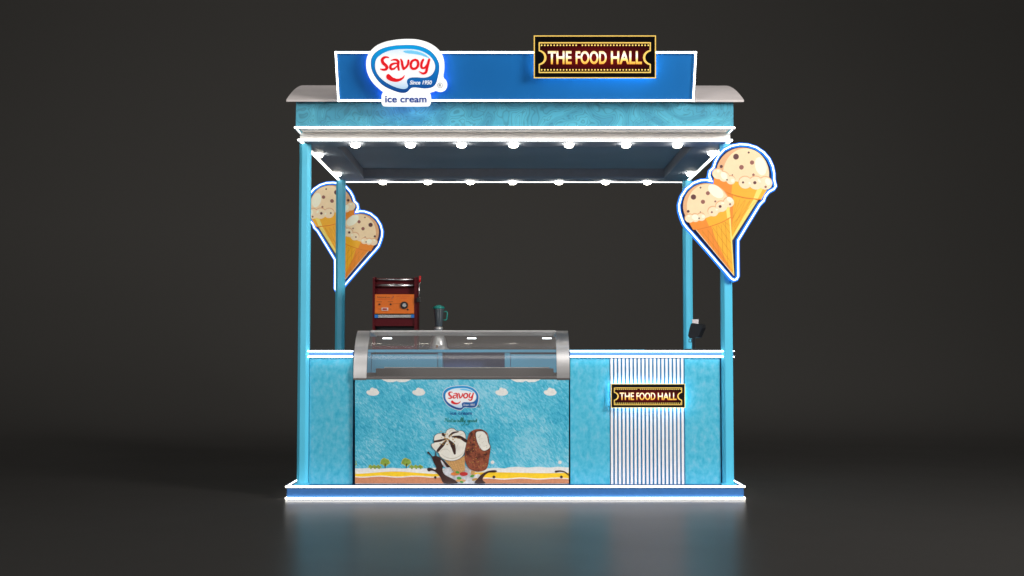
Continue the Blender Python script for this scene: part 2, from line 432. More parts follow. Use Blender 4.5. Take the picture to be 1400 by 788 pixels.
# soffit ring with a recessed ceiling
sw = 0.20
zc = zs + 0.085
mb = MB()
sx0, sx1, sy0, sy1 = fx0+0.021, fx1-0.021, yf0+0.021, yf1-0.021
mb.box((sx0, sy0, zs), (sx1, sy0+sw, zs+0.02), SOFFIT); mb.box((sx0, sy1-sw, zs), (sx1, sy1, zs+0.02), SOFFIT)
mb.box((sx0, sy0+sw, zs), (sx0+sw, sy1-sw, zs+0.02), SOFFIT); mb.box((sx1-sw, sy0+sw, zs), (sx1, sy1-sw, zs+0.02), SOFFIT)
mb.build('soffit', kiosk)
mb = MB(); t = 0.02; q = sw-0.004
X0, X1, Y0, Y1 = sx0+q, sx1-q, sy0+q, sy1-q
mb.box((X0-t, Y0-t, zs+0.0205), (X1+t, Y0, zc), BEAM); mb.box((X0-t, Y1, zs+0.0205), (X1+t, Y1+t, zc), BEAM)
mb.box((X0-t, Y0, zs+0.0205), (X0, Y1, zc), BEAM); mb.box((X1, Y0, zs+0.0205), (X1+t, Y1, zc), BEAM)
mb.build('recess_beam', kiosk)
mb = MB(); mb.box((sx0+0.05, sy0+0.05, zc+0.001), (sx1-0.05, sy1-0.05, zc+0.02), CEIL)
mb.build('ceiling_panel', kiosk)

# roof: shallow barrel from front to back, overhanging the band
yr0, yr1 = ym0-0.05, ym1+0.05
rx0, rx1 = X(391.5, yr0, 138), X(1017.0, yr0, 138)
zr = Z(139.0, yr0)
mb = MB(); N = 40; pr = []
for i in range(N+1):
    s_ = i/N; y = yr0 + s_*(yr1-yr0); z = zr + 0.012 + 0.298*max(0.0, 1-(2*s_-1)**2)**1.0; pr.append((y, z))
TH = 0.014
for i in range(N):
    (ya, za), (yb_, zb_) = pr[i], pr[i+1]
    for dz in (0.0, -TH):
        k = len(mb.v); mb.v += [Vector((rx0, ya, za+dz)), Vector((rx1, ya, za+dz)), Vector((rx1, yb_, zb_+dz)), Vector((rx0, yb_, zb_+dz))]
        mb.face([k, k+1, k+2, k+3], ROOFG, True)
    for xx in (rx0, rx1): mb.quad([(xx, ya, za), (xx, yb_, zb_), (xx, yb_, zb_-TH), (xx, ya, za-TH)], ROOFG)
for (y, z) in (pr[0], pr[-1]): mb.quad([(rx0, y, z), (rx1, y, z), (rx1, y, z-TH), (rx0, y, z-TH)], ROOFG)
roof = mb.build('roof', kiosk, merge=True)
pass
md = roof.modifiers.new('es', 'EDGE_SPLIT'); md.split_angle = math.radians(40)

for xx in (mx0, mx1-0.02):
    mb = MB(); mb.prism([(xx, y, z-TH-0.003) for y, z in pr if y > ym0+0.02 and y < ym1-0.02] + [(xx, ym1-0.03, zm1+0.001), (xx, ym0+0.03, zm1+0.001)], (0.02, 0, 0), ROOFG); mb.build('gable', kiosk)
mb = MB(); mb.box((mx0+0.021, ym0+0.021, zm1-0.03), (mx1-0.021, ym1-0.021, zm1-0.01), GREY); mb.build('attic_panel', kiosk)

# ================================================================== HEADER BOARD (leans forward)
yh0 = yr0 - 0.045
hb = P(705, 137.5, yh0); ht_y = yh0 - 0.14
ht = P(705, 71, ht_y)
hv = (ht-hb).normalized(); hn = Vector((1, 0, 0)).cross(hv).normalized()    # hn points to the viewer
if hn.y > 0: hn = -hn
def H(px, py, off=0.0): return PN(px, py, hb + hn*off, hn)
board = thing('header_board', 'blue header board leaning forward above the roof edge, outlined with a white LED strip', 'sign board', tuple(hb))
mb = MB(); o4 = [H(463, 137.2), H(947.5, 137.2), H(951, 71.5), H(459.3, 71.5)]
mb.prism(o4, -hn*0.035, BOARD); mb.build('panel', board, bevel=0.002)
mb = MB()
for a, b in zip(o4, o4[1:]+o4[:1]):
    d = (b-a).normalized(); mb_a = a - d*0.006 + hn*0.003; mb_b = b + d*0.006 + hn*0.003
    side = hn.cross(d).normalized()
    w_ = 0.0043
    ring4 = [mb_a + side*w_ , mb_a - side*w_, mb_b - side*w_, mb_b + side*w_]
    lift = hn*(0.010 if abs(d.z) < 0.3 else 0.012)
    mb.prism([p + lift for p in ring4], -hn*0.014, LED)
    q4_ = [mb_a + side*w_*2.0, mb_a - side*w_*2.0, mb_b - side*w_*2.0, mb_b + side*w_*2.0]
    mb.prism([p + lift - hn*0.003 for p in q4_], -hn*0.008, LEDBLOOM)
mb.build('light_strip', board)
for px in (560, 705, 850):
    mb = MB(); a = H(px, 110, -0.036); mb.sweep([a, (a.x, a.y+0.36, zr+0.10)], 0.012, BEAM); mb.build('rear_bracket', board)

# ================================================================== ROUND LOGO (drawn once in its own units, used on sign and on freezer)
LG_OUT = [(500,70),(560,73),(620,85),(680,105),(730,132),(780,172),(812,215),(832,265),(840,320),(838,380),(830,430),(836,456),(856,476),(868,512),(862,545),(845,566),(815,580),(785,578),(762,570),(735,578),(703,588),(692,598),(703,612),(710,650),(708,690),(695,714),(670,722),(540,723),(420,723),(265,722),(240,712),(227,690),(226,650),(227,612),(238,592),(238,578),(215,560),(160,510),(120,460),(95,410),(80,360),(76,300),(82,250),(100,208),(132,168),(180,130),(250,100),(330,82),(410,72)]
LG_BLUE = [(490,122),(570,128),(640,148),(700,180),(745,225),(775,275),(788,320),(786,380),(775,430),(762,480),(747,510),(722,530),(690,540),(640,543),(580,536),(535,534),(508,546),(482,573),(450,586),(400,582),(340,562),(270,530),(215,490),(170,435),(140,380),(126,320),(130,260),(155,212),(200,174),(270,145),(370,127)]
LG_WHITE = [(480,160),(560,165),(630,185),(690,220),(730,265),(750,315),(748,360),(728,400),(690,430),(640,440),(570,437),(512,440),(484,455),(474,478),(480,500),(486,520),(478,540),(450,551),(400,545),(330,520),(260,480),(205,430),(172,375),(163,320),(175,260),(220,215),(290,180),(380,163)]
LG_SMILE = [(272,430),(277,412),(293,403),(308,410),(322,424),(345,440),(385,450),(425,438),(453,414),(447,440),(424,464),(385,480),(340,479),(300,466),(277,448)]
LG_SHEEN = [(440,178),(520,172),(600,188),(660,215),(700,252),(672,242),(610,220),(540,208),(470,200)]
def z7(x, y): return (520 + x/15.7625 - 490)*7.1615, (60 + y/15.76 - 45)*7.1636       # second zoom of the lettering
def Z7(l): return [z7(*p) for p in l]
LG_S = [(178,292),(135,287),(70,305),(42,365),(80,430),(135,490),(140,545),(75,560),(15,548),(-25,525),(-50,535)]
LG_STROKES = [
 (Z7([(180,300),(140,288),(80,300),(40,350),(65,420),(120,468),(143,515),(115,553),(60,560),(5,545)]), [22,34,52,60,62,60,58,52,44,22]),
 (Z7([(232,358),(290,345),(350,350),(388,390),(382,470),(400,562)]), [16,34,48,52,50,40]),
 (Z7([(375,420),(300,425),(235,455),(215,505),(240,545),(300,535),(365,475)]), [30,40,50,54,50,40,18]),
 (Z7([(442,338),(462,380),(478,470),(500,545)]), [30,46,52,46]),
 (Z7([(500,545),(550,510),(595,440),(606,360)]), [46,44,44,42]),
 (Z7([(745,345),(680,380),(655,460),(680,525),(735,540),(795,505),(815,430),(800,370),(752,345)]), [44,50,50,50,50,50,50,50,44]),
 (Z7([(925,345),(895,400),(882,480),(905,522),(960,515),(1010,440)]), [44,50,48,44,42,24]),
 (Z7([(1055,340),(1032,420),(1005,530),(985,610),(935,640),(880,625),(838,592)]), [44,52,52,52,46,32,12]),
]
MW = mat('sign_white', (252, 252, 250), 0.4, emit=0.62)
def logo(mbs, fr, k, emit, backing=True, l0=0.0, step=0.0008):
    """mbs: dict face/letter builders; fr maps logo units; k tag for the gradient materials"""
    f, t = mbs
    def poly(b, pts, m, l, sm=True):
        pts = smooth_closed(pts, 4) if sm else pts
        b.poly([fr(p[0], p[1], l0 + l*step) for p in pts], m)
    c = fr(490, 330, 0)
    top = fr(490, 120, 0); bot = fr(490, 590, 0); o = f.org
    gb = gradient('logo_blue_'+k, 2, bot.z-o.z, top.z-o.z, [(0.0, (16, 66, 140)), (0.45, (12, 112, 190)), (1.0, (8, 160, 228))], emit)
    gw = gradient('logo_oval_'+k, 2, bot.z-o.z, top.z-o.z, [(0.0, (140, 196, 236)), (0.32, (250, 252, 254)), (0.7, (254, 254, 254)), (0.93, (214, 236, 250))], emit)
    dk = mat('logo_navy_'+k, (14, 60, 130), 0.4, emit=emit*0.8); sh = mat('logo_sheen_'+k, (120, 206, 246), 0.4, emit=emit)
    red = mat('logo_red_'+k, (230, 22, 32), 0.4, emit=emit); wt = mat('logo_white_'+k, (250, 250, 250), 0.4, emit=emit)
    nv = mat('logo_lettering_blue_'+k, (26, 66, 150), 0.4, emit=emit*0.7)
    cx_, cy_ = 455, 350
    poly(f, [(cx_+(x-cx_)*1.012, cy_+(y-cy_)*1.015) for x, y in LG_BLUE], dk, 1); poly(f, LG_BLUE, gb, 2)
    poly(f, [(cx_+(x-cx_)*1.012, cy_+(y-cy_)*1.012+2) for x, y in LG_WHITE], dk, 3); poly(f, LG_WHITE, gw, 4)
    poly(f, LG_SHEEN, sh, 5)
    poly(t, LG_SMILE, red, 6)
    for i, (p, w) in enumerate(LG_STROKES): t.stroke(p, [a*1.12*7.16/15.76 for a in w], lambda a, b, l: fr(a, b, l), red, l0 + (6 + 0.25*i)*step)
    put_text(t, 'Since 1950', 503, 720, 467, 508, lambda a, b, l: fr(a, b, l), wt, l0+7*step, offset=(0.025 if k == 'sign' else 0.0), shear=0.22)
    put_text(t, 'ice cream', 262, 668, 618, 684, lambda a, b, l: fr(a, b, l), nv, l0+5*step, offset=(0.026 if k == 'sign' else 0.004), space=1.02)
    ink = mat('logo_ink', (40, 40, 44), 0.5)
    t.stroke([(800+25*math.cos(a), 515+25*math.sin(a)) for a in (i*math.pi/8 for i in range(17))], 4, fr, ink, l0+5*step, caps=False)
    put_text(t, 'R', 790, 812, 501, 529, lambda a, b, l: fr(a, b, l), ink, l0+5*step, offset=0.01)

go = H(552, 100, 0.06)
def LF(a, b, l=0.0): return H(490 + a/7.1615, 45 + b/7.1636, 0.062 + l)
logo_sign = thing('logo_sign', 'white cut-out sign with blue oval and red lettering on the blue header board', 'sign', tuple(go), 'illuminated signs on the kiosk')
mb = MB(); mb.prism([LF(p[0], p[1], 0) for p in smooth_closed(LG_OUT, 4)], -hn*0.028, MW)
mb.build('backing_board', logo_sign)
mf = MB(); ml = MB(); mf.org = go; ml.org = go
logo((mf, ml), LF, 'sign', 0.38)
mf.build('oval_face', logo_sign); ml.build('lettering', logo_sign)
mb = MB()
cc = LG_OUT; cxx, cyy = 470, 380
mb.sweep([LF(cxx+(p[0]-cxx)*0.93, cyy+(p[1]-cyy)*0.93, -0.038) for p in cc], 0.006, HALOB, 6, closed=True)
mb.build('halo_strip', logo_sign)
for q in ((300, 300), (640, 300)):
    mb = MB(); mb.sweep([LF(q[0], q[1], -0.029), LF(q[0], q[1], -0.061)], 0.008, BEAM); mb.build('spacer', logo_sign)

# ================================================================== TICKET SIGNS
GOLD = mat('gold_trim', (236, 196, 96), 0.35, emit=0.55)
GOLDL = mat('gold_bulb', (250, 214, 110), 0.35, emit=0.7)
BLK = mat('sign_black', (10, 8, 8), 0.3)
def ticket(name, label, fr, w, h, cx, cy, org, k, halo, thick, n_):
    """fr(px,py,off): frame in photograph units, sign w x h units centred on cx,cy; drawn in a 1312 x 440 layout"""
    root = thing(name, label, 'sign', tuple(org), 'ticket shaped food hall signs')
    def T(a, b, l=0.0):       # layout: zoom units 62..1312 x 62..500
        return fr(cx + ((a-62)/1248.0-0.5)*w, cy + ((b-62)/438.0-0.5)*h, thick + l)
    mb = MB(); R4 = [T(62, 62), T(1310, 62), T(1310, 500), T(62, 500)]
    mb.prism(R4, -n_*thick*0.9, BLK); mb.build('backing_board', root)
    def rim(x0, y0, x1, y1, t, m, b, l):
        b.quad([T(x0, y0, l), T(x1, y0, l), T(x1, y0+t, l), T(x0, y0+t, l)], m)
        b.quad([T(x0, y1-t, l), T(x1, y1-t, l), T(x1, y1, l), T(x0, y1, l)], m)
        b.quad([T(x0, y0+t, l), T(x0+t, y0+t, l), T(x0+t, y1-t, l), T(x0, y1-t, l)], m)
        b.quad([T(x1-t, y0+t, l), T(x1, y0+t, l), T(x1, y1-t, l), T(x1-t, y1-t, l)], m)
    mb = MB(); rim(62, 62, 1310, 500, 10, GOLD, mb, 0.0012)
    # ticket outline with a bite at each end
    def tick(ins):
        o = []
        x0, x1, y0, y1 = 112+ins, 1258-ins, 131+ins, 446-ins; r = 66+ins*0.9
        o += [(x0, y0), (x1, y0)]; 
        cyy = 288
        for i in range(13):
            a = -math.pi/2 - math.pi*i/12; o.append((x1+12 + (r+4)*math.cos(a)*1.0 if 0 < i < 12 else x1, cyy + (r)*math.sin(a)))
        o += [(x1, y1), (x0, y1)]
        for i in range(13):
            a = math.pi/2 - math.pi*i/12; o.append((x0-12 + (r+4)*math.cos(a) if 0 < i < 12 else x0, cyy + (r)*math.sin(a)))
        return o
    mb.poly([T(a, b, 0.0012) for a, b in tick(0)], GOLD)
    mb.build('gold_outline', root)
    c0 = T(686, 288)
    # dark red field, brightest at the middle of the print
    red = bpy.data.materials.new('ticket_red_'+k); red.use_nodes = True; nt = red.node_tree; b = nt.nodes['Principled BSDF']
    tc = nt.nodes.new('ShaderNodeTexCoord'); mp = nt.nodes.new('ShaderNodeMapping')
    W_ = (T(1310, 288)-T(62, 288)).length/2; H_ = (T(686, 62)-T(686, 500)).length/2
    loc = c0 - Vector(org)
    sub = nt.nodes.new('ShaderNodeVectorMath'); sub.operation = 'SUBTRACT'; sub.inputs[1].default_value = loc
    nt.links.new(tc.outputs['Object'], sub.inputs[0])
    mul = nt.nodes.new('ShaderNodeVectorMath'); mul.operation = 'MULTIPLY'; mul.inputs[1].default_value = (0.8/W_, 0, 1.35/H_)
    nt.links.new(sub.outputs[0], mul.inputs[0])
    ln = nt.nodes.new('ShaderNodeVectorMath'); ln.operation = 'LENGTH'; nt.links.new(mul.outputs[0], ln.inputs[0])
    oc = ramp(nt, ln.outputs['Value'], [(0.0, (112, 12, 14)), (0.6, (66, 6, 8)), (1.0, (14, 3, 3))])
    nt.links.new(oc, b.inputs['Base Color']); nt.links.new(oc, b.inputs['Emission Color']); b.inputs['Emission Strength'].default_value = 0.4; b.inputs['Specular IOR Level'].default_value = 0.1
    mb = MB(); mb.poly([T(a, b, 0.002) for a, b in tick(12)], red); mb.build('red_field', root)
    mb = MB()
    xs = [142 + i*(1232-142)/34.0 for i in range(35)]
    for i, x in enumerate(xs):
        if i != 12: mb.quad([T(x+8*math.cos(q*math.pi/4), 162+8*math.sin(q*math.pi/4), 0.003) for q in range(8)], GOLDL)
        mb.quad([T(x+8*math.cos(q*math.pi/4), 414+8*math.sin(q*math.pi/4), 0.003) for q in range(8)], GOLDL)
    d = mb.build('bulb_dots', root); d['kind'] = 'stuff'
    zt, zb2 = T(686, 215).z-org.z, T(686, 355).z-org.z
    gl = gradient('ticket_letter_'+k, 2, zb2, zt, [(0.0, (226, 150, 50)), (0.30, (246, 204, 104)), (0.62, (255, 252, 240)), (1.0, (236, 190, 100))], 0.75)
    mb = MB()
    for wd, a, b_ in (('THE', 206, 448), ('FOOD', 490, 806), ('HALL', 850, 1166)):
        put_text(mb, wd, a, b_, 221, 356, T, gl, 0.0045, offset=(0.026 if k == 'header' else 0.014), space=1.0)
    mb.build('lettering', root)
    if halo:
        mb = MB(); l = -thick-0.004
        mb.sweep([T(100, 100, -thick*1.05), T(1270, 100, -thick*1.05), T(1270, 462, -thick*1.05), T(100, 462, -thick*1.05)], 0.005, halo, 6, closed=True)
        mb.build('halo_strip', root)
    return root
ho = H(813, 78, 0.06)
ticket('ticket_sign', 'large black and gold ticket sign reading THE FOOD HALL on the header board', lambda a, b, l: H(a, b, 0.035+l), 167, 58.5, 813.3, 78, ho, 'header', HALO, 0.02, hn)

# ================================================================== ICE CREAM CONE SIGNS
NEONP = [(972,247.5),(969.6,240),(970.7,233.8),(975.8,228.8),(978.3,220.5),(982.8,212.3),(990.4,204),(1000.5,199),(1012,196.7),(1023.4,197.3),(1034.8,200.9),(1045,207.8),(1052.5,216.7),(1057,226.9),(1058.9,237),(1059,246),(1061,254.8),(1058.2,258.6),(1051.3,262.4),(1046.2,268.8),(1044.3,274.5),(1038.6,280.2),(1032.6,290),(1020.5,309.6),(1008.5,329.3),(1008.2,345),(1008.2,362),(1008.2,378.8),(1006,382.6),(1002.2,383.9),(998.4,381.4),(970,348),(943.8,317.9),(940,314),(934,306.5),(930.9,298.4),(928.3,289.6),(927.7,280.7),(930.9,269.3),(937.8,258.5),(948,250.2),(958.1,246.6),(965.7,246.2)]
def r1(x, y): return (965+x/7.882, 185+y/7.88)
def r2(x, y): return (915+x/7.882, 235+y/7.88)
def r3(x, y): return (940+x/7.882, 290+y/7.88)
def cprint(n, c): return mat(n, tuple(int(v*0.80) for v in c), 0.5, emit=0.40, ergb=c)
cCream = cprint('cone_cream', (252, 222, 176)); cShade = cprint('cone_cream_shade', (232, 176, 126))
cPuff = cprint('cone_puff', (253, 228, 188)); cHi = cprint('cone_highlight', (255, 250, 222))
cOr = cprint('cone_orange', (252, 180, 34)); cOrD = cprint('cone_orange_left', (246, 142, 36))
cOrH = cprint('cone_orange_light', (255, 228, 112)); cLine = cprint('cone_line', (232, 126, 26))
cGrid = cprint('cone_waffle_line', (206, 128, 22))
cCh = cprint('chip_dark', (96, 50, 50)); cCh2 = cprint('chip_mid', (150, 92, 80))
cBack = mat('cone_backing_navy', (14, 40, 92), 0.35)
def cone_sign(label, origin, unit, mirror, postx, posty, out=-1):
    root = thing('cone_sign', label, 'neon sign', tuple(origin), 'neon ice cream cone signs')
    mu = -1 if mirror else 1
    postpx = 995 + (postx-origin[0])/unit*mu
    def G(px, py, l=0.0): return Vector(origin) + Vector((mu*(px-995)*unit, out*l, (290-py)*unit))
    GG = lambda a, b, l: G(a, b, l)
    # clear backing plate just inside the tube
    cx, cy = 990, 275
    mb = MB()
    def inset(pts, d):
        n = len(pts); o = []
        for i in range(n):
            a = Vector(pts[i-1]); b = Vector(pts[(i+1) % n]); t = (b-a).normalized(); nn = Vector((-t.y, t.x)); o.append(Vector(pts[i]) + nn*d)
        return o
    area_ = sum(NEONP[i-1][0]*NEONP[i][1]-NEONP[i][0]*NEONP[i-1][1] for i in range(len(NEONP)))
    sgn = 1 if area_ > 0 else -1
    edge = inset(NEONP, 0.6*sgn)
    mb.prism([G(p[0], p[1], -0.010) for p in edge], (0, -out*-0.006*-1, 0), cBack)
    mb.build('backing_board', root)
    mb = MB(); mb.sweep([G(p[0], p[1], 0.010) for p in NEONP], 0.95*unit, NEON, 10, closed=True)
    tube = mb.build('neon_tube', root)
    mb = MB(); mb.sweep([G(p[0], p[1], -0.006) for p in NEONP], 2.9*unit, NEONB, 8, closed=True)  # wider glowing blue tube imitates the bloom around the neon
    mb.build('blue_bloom_tube', root)
    def scoop(conv, prof):
        pass
    L = 0.0006
    def poly(b, pts, m, l): b.poly([G(p[0], p[1], l*L) for p in pts], m)
    def cut(pts, p0, p1): return [(x, min(y, p0[1] + (x-p0[0])*(p1[1]-p0[1])/(p1[0]-p0[0]))) for x, y in pts]
    cutU = (r1(90, 505), r1(700, 595)); cutL = (r2(150, 585), r2(650, 415))
    # ---- upper (rear) cone
    mb = MB()
    body = [r1(210,600), r1(590,690), r1(560,702), r3(482,304), (998.5, 333), (994, 318), (990,300)]
    poly(mb, body, cOr, 2)
    poly(mb, [r1(210,600), r1(290,625), r1(300,720), (1000,322), (997,330), (990,300)], cOrD, 3)
    poly(mb, [r1(515,690), r1(562,702), r3(482,304), r3(472,282)], cOrH, 3.5)
    for a, b in ((r1(330,700), r3(470,170)), (r1(420,700), r3(470,80)), (r1(480,700), r2(672,600)), (r1(560,700), r2(680,560)), (r1(330,700), r2(720,310)), (r1(370,690), r2(690,500)), (r1(430,700), r2(700,600)), (r1(480,710), r3(500,210))):
        mb.stroke([a, b], 0.35, GG, cGrid, (4+random.random()*0.4)*L, caps=False)
    poly(mb, [r1(88,455), r1(200,470), r1(350,500), r1(560,560), r1(662,590), r1(600,692), r1(560,692), r1(420,668), r1(300,640), r1(210,608), r1(130,560), r1(80,530)], cOr, 7.45)
    poly(mb, [r1(88,455), r1(180,470), r1(290,510), r1(275,630), r1(210,608), r1(130,560), r1(80,530)], cOrD, 7.5)
    poly(mb, [r1(565,560), r1(620,575), r1(560,690), r1(515,682)], cOrH, 7.5)
    mb.stroke([r1(205,608), r1(300,642), r1(430,675), r1(600,692)], 1.2, GG, cLine, 7.55*L)
    mb.build('rear_waffle_cone', root)
    mb = MB()
    poly(mb, cut(ell(*r1(400,412), 287/7.88, 285/7.88, 0, 48), *cutU), cShade, 6.6)
    poly(mb, cut(ell(*r1(437,420), 250/7.88, 285/7.88, 0, 48), *cutU), cCream, 6.9)
    poly(mb, ell(*r1(597,330), 7.6, 12.8, math.radians(-14)), cHi, 7.2)
    for (x, y, r, m) in ((330,226,31,cCh),(468,181,11,cCh),(503,290,23,cCh2),(388,342,25,cCh2),(169,333,17,cCh),(289,426,8,cCh2),(517,424,14,cCh2)):
        poly(mb, ell(*r1(x, y), r/7.88, r*1.05/7.88, 0.4, 14), m, 7.4)
    # puffs
    pf = [(130,415,58),(195,445,55),(270,482,48),(425,508,68),(540,512,74),(645,515,72)]
    for i, (x, y, r) in enumerate(pf):
        poly(mb, ell(*r1(x, y-6), (r+4)/7.88, r/7.88, 0.1, 26), cShade, 7.6+0.05*i)
    for i, (x, y, r) in enumerate(pf):
        poly(mb, ell(*r1(x+2, y+2), (r+1)/7.88, (r-3)/7.88, 0.1, 26), cPuff, 8.2+0.1*i)
    for (x, y, a, b, an) in ((197,435,32,45,-0.5),(292,488,18,20,0),(672,500,28,38,-0.4),(580,490,12,22,-0.6),(475,515,10,16,-0.6),(135,385,14,14,0)):
        poly(mb, ell(*r1(x, y), a/7.88, b/7.88, an, 18), cHi, 9.2)
    for (x, y, r, m) in ((230,479,9,cCh),(403,507,12,cCh),(531,510,18,cCh),(648,556,13,cCh2)): poly(mb, ell(*r1(x, y), r/7.88, r/7.88, 0, 12), m, 9.6)
    mb.build('rear_scoop', root)
    # ---- lower (front) cone
    mb = MB()
    apex = r3(496,692)
    poly(mb, [r3(80,192), r3(240,150), r3(400,95), r3(463,66), apex], cOr, 10.4)
    poly(mb, [r3(80,192), r3(250,152), r3(300,300), r3(470,655), apex], cOrD, 10.8)
    poly(mb, [r3(80,192), r3(88,194), apex, r3(493,694)], cHi, 11.5)
    poly(mb, [r3(445,75), r3(463,66), apex, r3(485,668)], cOrH, 11.2)
    for a, b in ((r3(160,210), r3(165,285)), (r3(215,190), r3(222,350)), (r3(265,185), r3(275,410)), (r3(310,150), r3(330,480)), (r3(360,140), r3(380,540)), (r3(405,110), r3(430,600)),
                 (r3(215,200), r3(470,560)), (r3(265,165), r3(465,450)), (r3(320,140), r3(460,340)), (r3(375,120), r3(455,230)), (r3(150,200), r3(480,640)), (r3(390,100), r3(450,150))):
        mb.stroke([a, b], 0.4, GG, cGrid, (12+random.random()*0.4)*L, caps=False)
    rim = [r2(205,545), r2(300,530), r2(420,490), r2(560,430), r2(645,370), r2(662,490), r2(560,545), r2(430,590), r2(300,628), r2(250,628)]
    poly(mb, rim, cOr, 14.85)
    poly(mb, [r2(205,545), r2(300,530), r2(385,500), r2(425,590), r2(300,628), r2(250,628)], cOrD, 14.9)
    poly(mb, [r2(608,395), r2(645,370), r2(655,492), r2(622,505)], cOrH, 14.9)
    mb.stroke([r2(662,492), r2(560,548), r2(430,594), r2(290,628)], 1.1, GG, cLine, 14.95*L)
    mb.build('front_waffle_cone', root)
    mb = MB()
    poly(mb, cut(ell(*r2(400,372), 256/7.88, 250/7.88, 0, 48), *cutL), cShade, 14)
    poly(mb, cut(ell(*r2(418,385), 232/7.88, 255/7.88, -0.1, 48), *cutL), cCream, 14.3)
    poly(mb, ell(*r2(500,210), 12.2, 7.2, math.radians(40)), cHi, 14.6)
    for (x, y, r, m) in ((258,273,29,cCh),(335,171,10,cCh),(414,231,22,cCh2),(360,325,23,cCh2),(200,429,15,cCh),(494,321,11,cCh2),(331,436,7,cCh2)):
        poly(mb, ell(*r2(x, y), r/7.88, r/7.88, 0.4, 14), m, 14.8)
    pf = [(215,505,48),(275,500,46),(340,490,44),(470,430,55),(560,375,60),(640,330,55)]
    for i, (x, y, r) in enumerate(pf): poly(mb, ell(*r2(x-3, y-6), (r+4)/7.88, r/7.88, 0, 26), cShade, 15+0.05*i)
    for i, (x, y, r) in enumerate(pf): poly(mb, ell(*r2(x+1, y+2), (r+1)/7.88, (r-3)/7.88, 0, 26), cPuff, 15.6+0.1*i)
    for (x, y, a, b, an) in ((275,495,38,30,0.3),(362,485,18,16,0),(650,300,36,24,0.5),(572,340,18,10,0),(508,410,14,9,0),(205,480,12,10,0)):
        poly(mb, ell(*r2(x, y), a/7.88, b/7.88, an, 18), cHi, 16.6)
    for (x, y, r, m) in ((317,504,9,cCh),(455,438,11,cCh2),(546,376,16,cCh),(653,352,12,cCh2)): poly(mb, ell(*r2(x, y), r/7.88, r/7.88, 0, 12), m, 17)
    mb.build('front_scoop', root)
    for py in (262, 352):        # standoffs between the sign and its post
        p = G(postpx, py, -0.011); mb = MB(); mb.box((p.x-0.012, p.y, p.z-0.008), (p.x+0.012, posty, p.z+0.008), BEAM); mb.build('standoff', root)
    return root
u0 = (8.5-0.075)/F
cone_sign('neon sign of two ice cream cones fully visible on the front right post', P(995, 290, -0.075), u0, False, pxR, -0.0385)
pl = P(469, 324, YB+0.17)
cone_sign('neon sign of two ice cream cones partly hidden behind the two left posts', pl, (8.5+YB+0.17)*0.80/ (8.5+YB+0.17) * u0 * (8.5+YB+0.17)/(8.5-0.075), True, pxL+0.01, YB+0.0385)

# ================================================================== DOWNLIGHTS
proto = None
def downlight(x, y, label):
    global proto
    if proto is None:
        r = thing('downlight', label, 'ceiling light', (x, y, zs), 'downlights under the canopy')
        mb = MB(); mb.lathe((x, y, zs), [(0.036, -0.0005), (0.036, -0.003), (0.034, -0.004)], GREY, 24); mb.build('trim_ring', r)
        mb = MB(); mb.lathe((x, y, zs), [(0.031, -0.0042), (0.032, -0.010), (0.030, -0.019), (0.023, -0.0255), (0.012, -0.0285), (0.0, -0.029)], PUCK, 24); mb.build('lens', r)
        proto = r; return r
    r = proto.copy(); COL.objects.link(r); r.location = (x, y, zs); r['label'] = label
    for ch in proto.children:
        c = ch.copy(); COL.objects.link(c); c.parent = r
    return r
ORD = ['first', 'second', 'third', 'fourth', 'fifth', 'sixth', 'seventh']
for i, px in enumerate((486, 561, 631, 702, 778, 856, 926)):
    downlight(X(px, -0.03, 198), -0.03, 'glowing round downlight, %s from the left in the front row under the canopy' % ORD[i])
for i, px in enumerate((523.5, 585, 643, 701, 764, 828, 885)):
    downlight(X(px, YB+0.04, 246), YB+0.04, 'glowing round downlight, %s from the left in the back row under the canopy' % ORD[i])
for (px, py, lb) in ((435.5, 214, 'glowing round downlight beside the front left post on the side edge'), (461, 240, 'glowing round downlight just above the rear left post'),
                     (974, 211.5, 'glowing round downlight beside the front right post next to the neon cones'), (944, 239.5, 'glowing round downlight just above the rear right post')):
    p = PN(px, py, Vector((0, 0, zs-0.02)), Vector((0, 0, 1))); downlight(p.x, p.y, lb)

# ================================================================== FRONT COUNTERS
zct = Z(479.0, -0.05)                   # top of the rails
zcb = Z(489.5, -0.05)
def rail(x0, x1, y0, y1, parent, name='rail', ends=True):
    mb = MB(); mb.box((x0, y0, zcb+0.004), (x1, y1, zct-0.002), RAILB); r = mb.build(name, parent)
    mb = MB(); mb.box((x0, y0-0.008, zct-0.011), (x1, y0-0.0005, zct-0.002), LEDC); mb.build('light_strip', r)
    mb = MB(); mb.box((x0, y0-0.008, zcb+0.003), (x1, y0-0.0005, zcb+0.012), LEDC); mb.build('light_strip', r)
    return r
yc0 = 0.0
cl = thing('counter', 'narrow blue counter with LED lit rail at the left end beside the freezer', 'counter', (-1.3, 0.1, 0))
xa, xb = X(422.8, yc0, 570), X(482.3, yc0, 570)
mb = MB(); mb.box((xa, yc0, zb+0.001), (xb, yc0+0.02, zcb-0.001), BLUE); mb.build('front_panel', cl, bevel=0.002)
mb = MB(); mb.box((xa-0.015, yc0+0.021, zb+0.001), (xb+0.004, yc0+0.60, zcb-0.002), DARKGAP); mb.build('cabinet', cl)
rail(X(421, yc0-0.02, 484), X(482.5, yc0-0.02, 484), yc0-0.02, yc0+0.60, cl)
xls = pxL - 0.03
mb = MB(); mb.box((xls, 0.05, zb+0.001), (xls+0.02, YB-0.05, zcb+0.003), BLUE); mb.build('side_panel', cl)
mb = MB(); mb.box((xls+0.0205, 0.602, zct-0.045), (xls+0.32, YB-0.05, zct-0.003), INNER); mb.build('side_top', cl)

